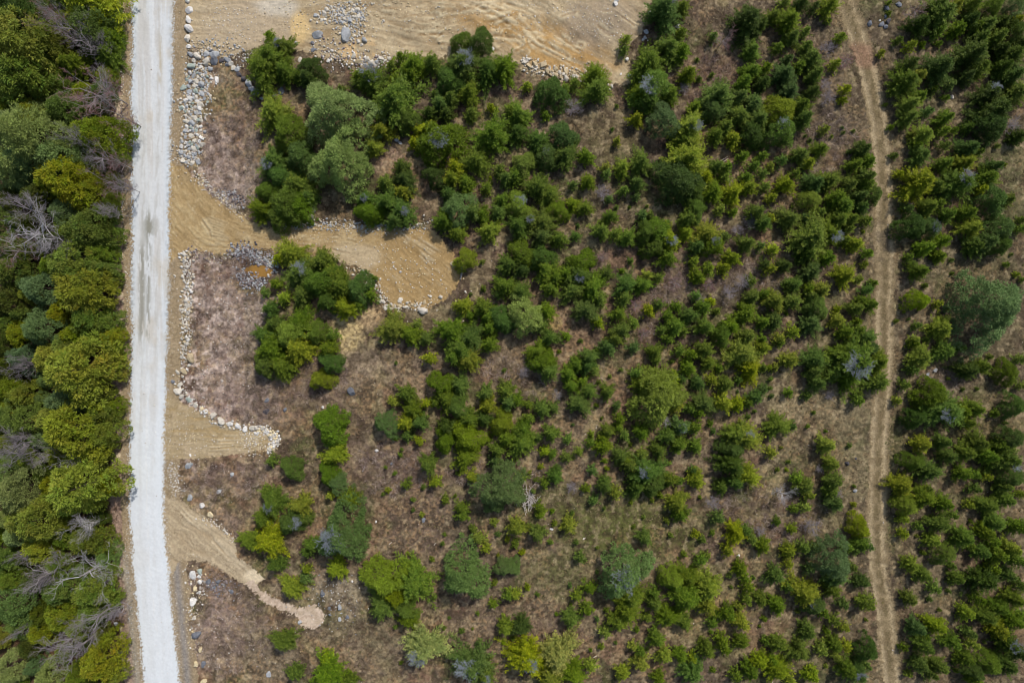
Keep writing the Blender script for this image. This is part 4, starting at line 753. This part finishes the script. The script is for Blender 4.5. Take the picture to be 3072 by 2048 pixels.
scat(T0(1, 2, '10,800 100,810 160,850 190,920 120,1000'), 7, 520, 1, 6, 'wwpc'); scat(T0(0, 2, '2280,880 2352,950'), 22, 420, .8, 3, 'pwc')
scat(T0(0, 2, '1560,700 1700,950 2000,1000'), 30, 260, .7, 2.5, 'pcw'); scat(T0(0, 2, '1560,1100 1600,1250 1640,1400'), 12, 260, .8, 3, 'wgp')
scat(T0(0, 3, '1850,60 2050,150 2150,260'), 6, 160, .8, 3.4, 'pwc'); scat(T0(0, 3, '1800,900 2000,1100 2200,1300'), 60, 320, .7, 2.6, 'pwv')
scat(T0(1, 3, '500,700 700,800 850,900'), 45, 260, .8, 3, 'gws'); scat(T0(0, 1, '1900,1100 2100,1300 2200,1500'), 50, 420, .7, 3, 'pwv')
scat(T0(0, 2, '1900,200 2100,500'), 60, 260, .7, 2.6, 'wpv'); scat(T0(0, 3, '1920,650 2050,690 2100,720'), 14, 200, 1, 5, 'svg')
scat(T0(0, 3, '1150,300 1180,700 1210,1100 1240,1500'), 7, 260, .7, 2.4, 'ptg')
# loose stones thrown over both road edges
for _ in range(3600):
    y = r.uniform(-48, 48); sd_ = r.choice((-1, 1)); xe = float(road_edge_x(y, sd_)); spots.append((xe+sd_*abs(r.gauss(0, .34))-sd_*.05, y, r.uniform(.02, .06), lin(216, 216, 212)*r.uniform(.7, 1.05)))
for _ in range(2600):
    x = r.uniform(-50, 69); y = r.uniform(-46, 46)
    if x < -37 or r.random() < .28: spots.append((x, y, r.uniform(.02, .07)*(1 if r.random() < .93 else 1.8), lin(*r.choice([(214, 206, 198), (190, 180, 168), (170, 150, 130)]))))
pebbles('loose_stones', spots, M_pebble, 'small rubble and gravel scattered beside the road and over the bare soil', 5)

# ------------------------------------------------------------------ logs, sticks, brush pile
def log(name, x0, y0, x1, y1, rad, c, label, cat='log', z=.06, z1=None, k=8):
    a = np.array([(x0-1536)*S, (1024-y0)*S, 0]); b = np.array([(x1-1536)*S, (1024-y1)*S, 0]); a[2] = hz(a[0], a[1])+z; b[2] = hz(b[0], b[1])+(z if z1 is None else z1)
    V = []; F = []; p = a; rr = random.Random(int(x0)); n = 5
    for i in range(n):
        q = a+(b-a)*(i+1)/n+np.array([rr.gauss(0, rad*.3), rr.gauss(0, rad*.3), 0]); tube(p, q, rad*(1-.09*i), rad*(1-.09*(i+1)), V, F, k); p = q
    V = np.array(V); me = bpy.data.meshes.new(name); me.from_pydata([tuple(v) for v in V], [], [tuple(f) for f in F]+[tuple(range(k))[::-1], tuple(range(len(V)-k, len(V)))])
    me.materials.append(M_dead); o = link(name, me, label=label, category=cat); o.color = (*lin(*c), 1); return o
t0 = lambda c, r_, x, y: (768*c+x/3.0625, 512*r_+y/3.0625)
log('fallen_log', *t0(1, 1, 1898, 880), *t0(1, 1, 1882, 998), .19, (150, 142, 136), 'short thick grey log below the round spruce at the driveway end', z=.9, z1=.14)
log('fallen_log', *t0(2, 0, 1915, 1478), *t0(2, 0, 1980, 1440), .07, (214, 202, 190), 'upper pale broken stick lying in the scrub of the upper right field', 'stick')
log('fallen_log', *t0(2, 0, 1940, 1490), *t0(2, 0, 1985, 1458), .06, (206, 190, 176), 'lower pale broken stick lying in the scrub of the upper right field', 'stick')
log('fallen_log', *t0(3, 1, 1290, 306), *t0(3, 1, 1330, 303), .05, (190, 170, 160), 'thin pale stick in shade right of the upper track', 'stick')
log('fallen_log', *t0(2, 3, 750, 1330), *t0(2, 3, 780, 1312), .06, (216, 204, 190), 'white stick touching a small round spruce at the bottom', 'stick')
log('fallen_log', *t0(2, 3, 650, 248), *t0(2, 3, 676, 232), .06, (220, 208, 196), 'white stick in mossy heath right of two small spruces', 'stick')
log('fallen_log', *t0(1, 2, 980, 1195), *t0(1, 2, 998, 1145), .045, (190, 184, 184), 'thin grey stick standing out in the middle left heath', 'stick')
log('fallen_log', *t0(2, 2, 830, 345), *t0(2, 2, 855, 372), .05, (206, 184, 160), 'short pale stick in leaf litter at mid field', 'stick')
log('fallen_log', *t0(2, 2, 770, 800), *t0(2, 2, 782, 765), .05, (214, 200, 180), 'slim white stick above a pair of seedlings at mid field', 'stick')
log('fallen_log', *t0(1, 3, 1225, 290), *t0(1, 3, 1250, 270), .05, (216, 204, 190), 'left white stick in brown heath above the puffy grey-green pine', 'stick')
log('fallen_log', *t0(1, 3, 1635, 300), *t0(1, 3, 1652, 280), .05, (216, 204, 190), 'right white stick in brown heath above the puffy grey-green pine', 'stick')
log('fallen_log', *t0(3, 2, 1450, 390), *t0(3, 2, 1500, 358), .08, (104, 92, 84), 'dark crooked branch on the pink bare patch beyond the track', 'branch')
log('fallen_log', *t0(3, 2, 1500, 358), *t0(3, 2, 1680, 360), .03, (150, 136, 130), 'long thin twig on the pink bare patch beyond the track', 'branch')
bpx, bpy_ = t0(2, 2, 150, 1440); V = []; F = []; rr = random.Random(8)
for k in range(70):
    a = rr.gauss(1.5, .55); ln = rr.uniform(.5, 1.5); cx_ = (bpx-1536)*S+rr.gauss(0, .5); cy_ = (1024-bpy_)*S+rr.gauss(0, .7); z_ = hz(cx_, cy_)+rr.uniform(.05, .5)
    d = np.array([math.cos(a), math.sin(a), rr.gauss(0, .15)])*ln/2; p = np.array([cx_, cy_, z_]); tube(p-d, p+d, .03, .018, V, F, 4)
o = link('brush_pile', mesh_np('brush_pile', np.array(V), np.array(F), M_dead), label='heap of bleached white sticks right of the large blue-green pine', category='brush pile'); o.color = (*lin(210, 202, 196), 1)

# ------------------------------------------------------------------ heath stems and dry straw tufts, nobody could count them
def tufts(name, n, seed, pal, keep, ln, wd, label, nb=7, up=.5, on=0):
    r = np.random.default_rng(seed); M_ = n*(8 if n < 8000 else 4); x = r.uniform(-70, 70, M_); y = r.uniform(-47.5, 47.5, M_)
    i = ((x-xs[0])/dx).astype(int); j = ((y-ys[0])/dx).astype(int)
    ok = (ID[i, j] == on) & keep(x, y, i, j, r); x, y, i, j = [q[ok][:n] for q in (x, y, i, j)]; n = len(x)
    z = relief[i, j]; pal = np.array([lin(*c) for c in pal]); base_c = pal[r.integers(0, len(pal), n)]*(.7+.6*r.random(n))[:, None]
    base_c = base_c*.6+base[i, j]*.4*1.1
    k = np.repeat(np.arange(n), nb); m = n*nb; a = r.random(m)*6.283; sp = r.random(m)
    Cn = np.stack([x[k]+r.normal(size=m)*.05, y[k]+r.normal(size=m)*.05, z[k]-.02], 1)
    D = np.stack([np.cos(a), np.sin(a), up*(.4+1.2*sp)], 1); N = g_(r, m)+np.array([0, 0, .8]); big_ = (.6+.8*r.random(n))[k]
    V, F, T = leaves(Cn, D, N, ln*big_*(.6+.6*r.random(m)), wd*big_, base_c[k]*(.8+.4*r.random(m))[:, None])
    return link(name, mesh_np(name, V, F, M_blade, T), kind='stuff', label=label, category='ground cover')
tufts('heath_shrubs', 15000, 1, [(120, 100, 84), (108, 84, 78), (96, 88, 58), (134, 110, 92), (92, 74, 64)], lambda x, y, i, j, r: (fbm(x, y, 2.5, 201) > .46) & (x > -37), .26, .045, 'low brown heath and twiggy scrub covering the field', 8, .6)
tufts('dry_grass', 9000, 2, [(178, 158, 118), (196, 176, 138), (164, 142, 104)], lambda x, y, i, j, r: (fbm(x, y, 1.8, 77) > .54) & (x > -38), .30, .035, 'pale dry grass tufts between the young spruces', 7, .5)
tufts('moss_and_seedlings', 2500, 3, [(78, 88, 34), (92, 98, 40), (70, 84, 40)], lambda x, y, i, j, r: (fbm(x, y, 4, 44) > .5) & (x > -36), .22, .07, 'small green shoots and moss in the heath', 7, .5)
tufts('forest_undergrowth', 3500, 4, [(80, 84, 30), (110, 84, 64), (92, 70, 56)], lambda x, y, i, j, r: (x < -53.5), .45, .10, 'twiggy undergrowth below the roadside forest', 8, .7)
def in_patch(x, y, L_):
    o = np.zeros(x.shape, bool)
    for px, py, rx, ry in L_:
        cx, cy = OV(px, py); o |= np.hypot((x-cx)/(rx*1.306*S), (y-cy)/(ry*1.306*S)) < 1+(fbm(x, y, 3, 61)-.5)
    return o
SCR = [(530,350,70,110),(510,470,60,60),(520,700,80,150),(560,900,90,80),(500,620,70,40),(520,1100,90,40),(520,1420,90,120),(1530,650,50,50),(1720,640,90,70),(1900,330,60,90),(1790,1180,100,60),(1480,760,50,40),(1180,860,70,50),(1350,870,40,60),(1640,200,80,80),(2150,870,60,26),(1120,1090,120,30),(900,1080,90,60),(1690,1140,80,40),(700,880,90,60)]
tufts('leafless_scrub', 6500, 6, [(206, 186, 176), (168, 146, 138), (110, 92, 86), (220, 202, 190), (150, 130, 122)], lambda x, y, i, j, r: in_patch(x, y, SCR), .62, .022, 'tangled leafless pinkish scrub on the open ground', 18, .75)
tufts('verge_scrub', 900, 7, [(120, 96, 92), (150, 126, 120), (92, 76, 70)], lambda x, y, i, j, r: (x > road_edge_x(y, -1)-5.2) & (x < road_edge_x(y, -1)-1.7), .6, .024, 'leafless brush between the forest and the road', 18, .7)
tufts('track_grass', 2600, 8, [(150, 136, 98), (112, 108, 60), (172, 154, 118), (96, 84, 60)], lambda x, y, i, j, r: (x > 20), .24, .035, 'worn dry grass along the two-rut track', 6, .45, on=6)
tufts('clod_weeds', 500, 9, [(120, 106, 70), (150, 130, 92)], lambda x, y, i, j, r: (fbm(x, y, 3, 160) > .6), .2, .03, 'sparse dry weeds on the sandy clearing', 6, .5, on=2)
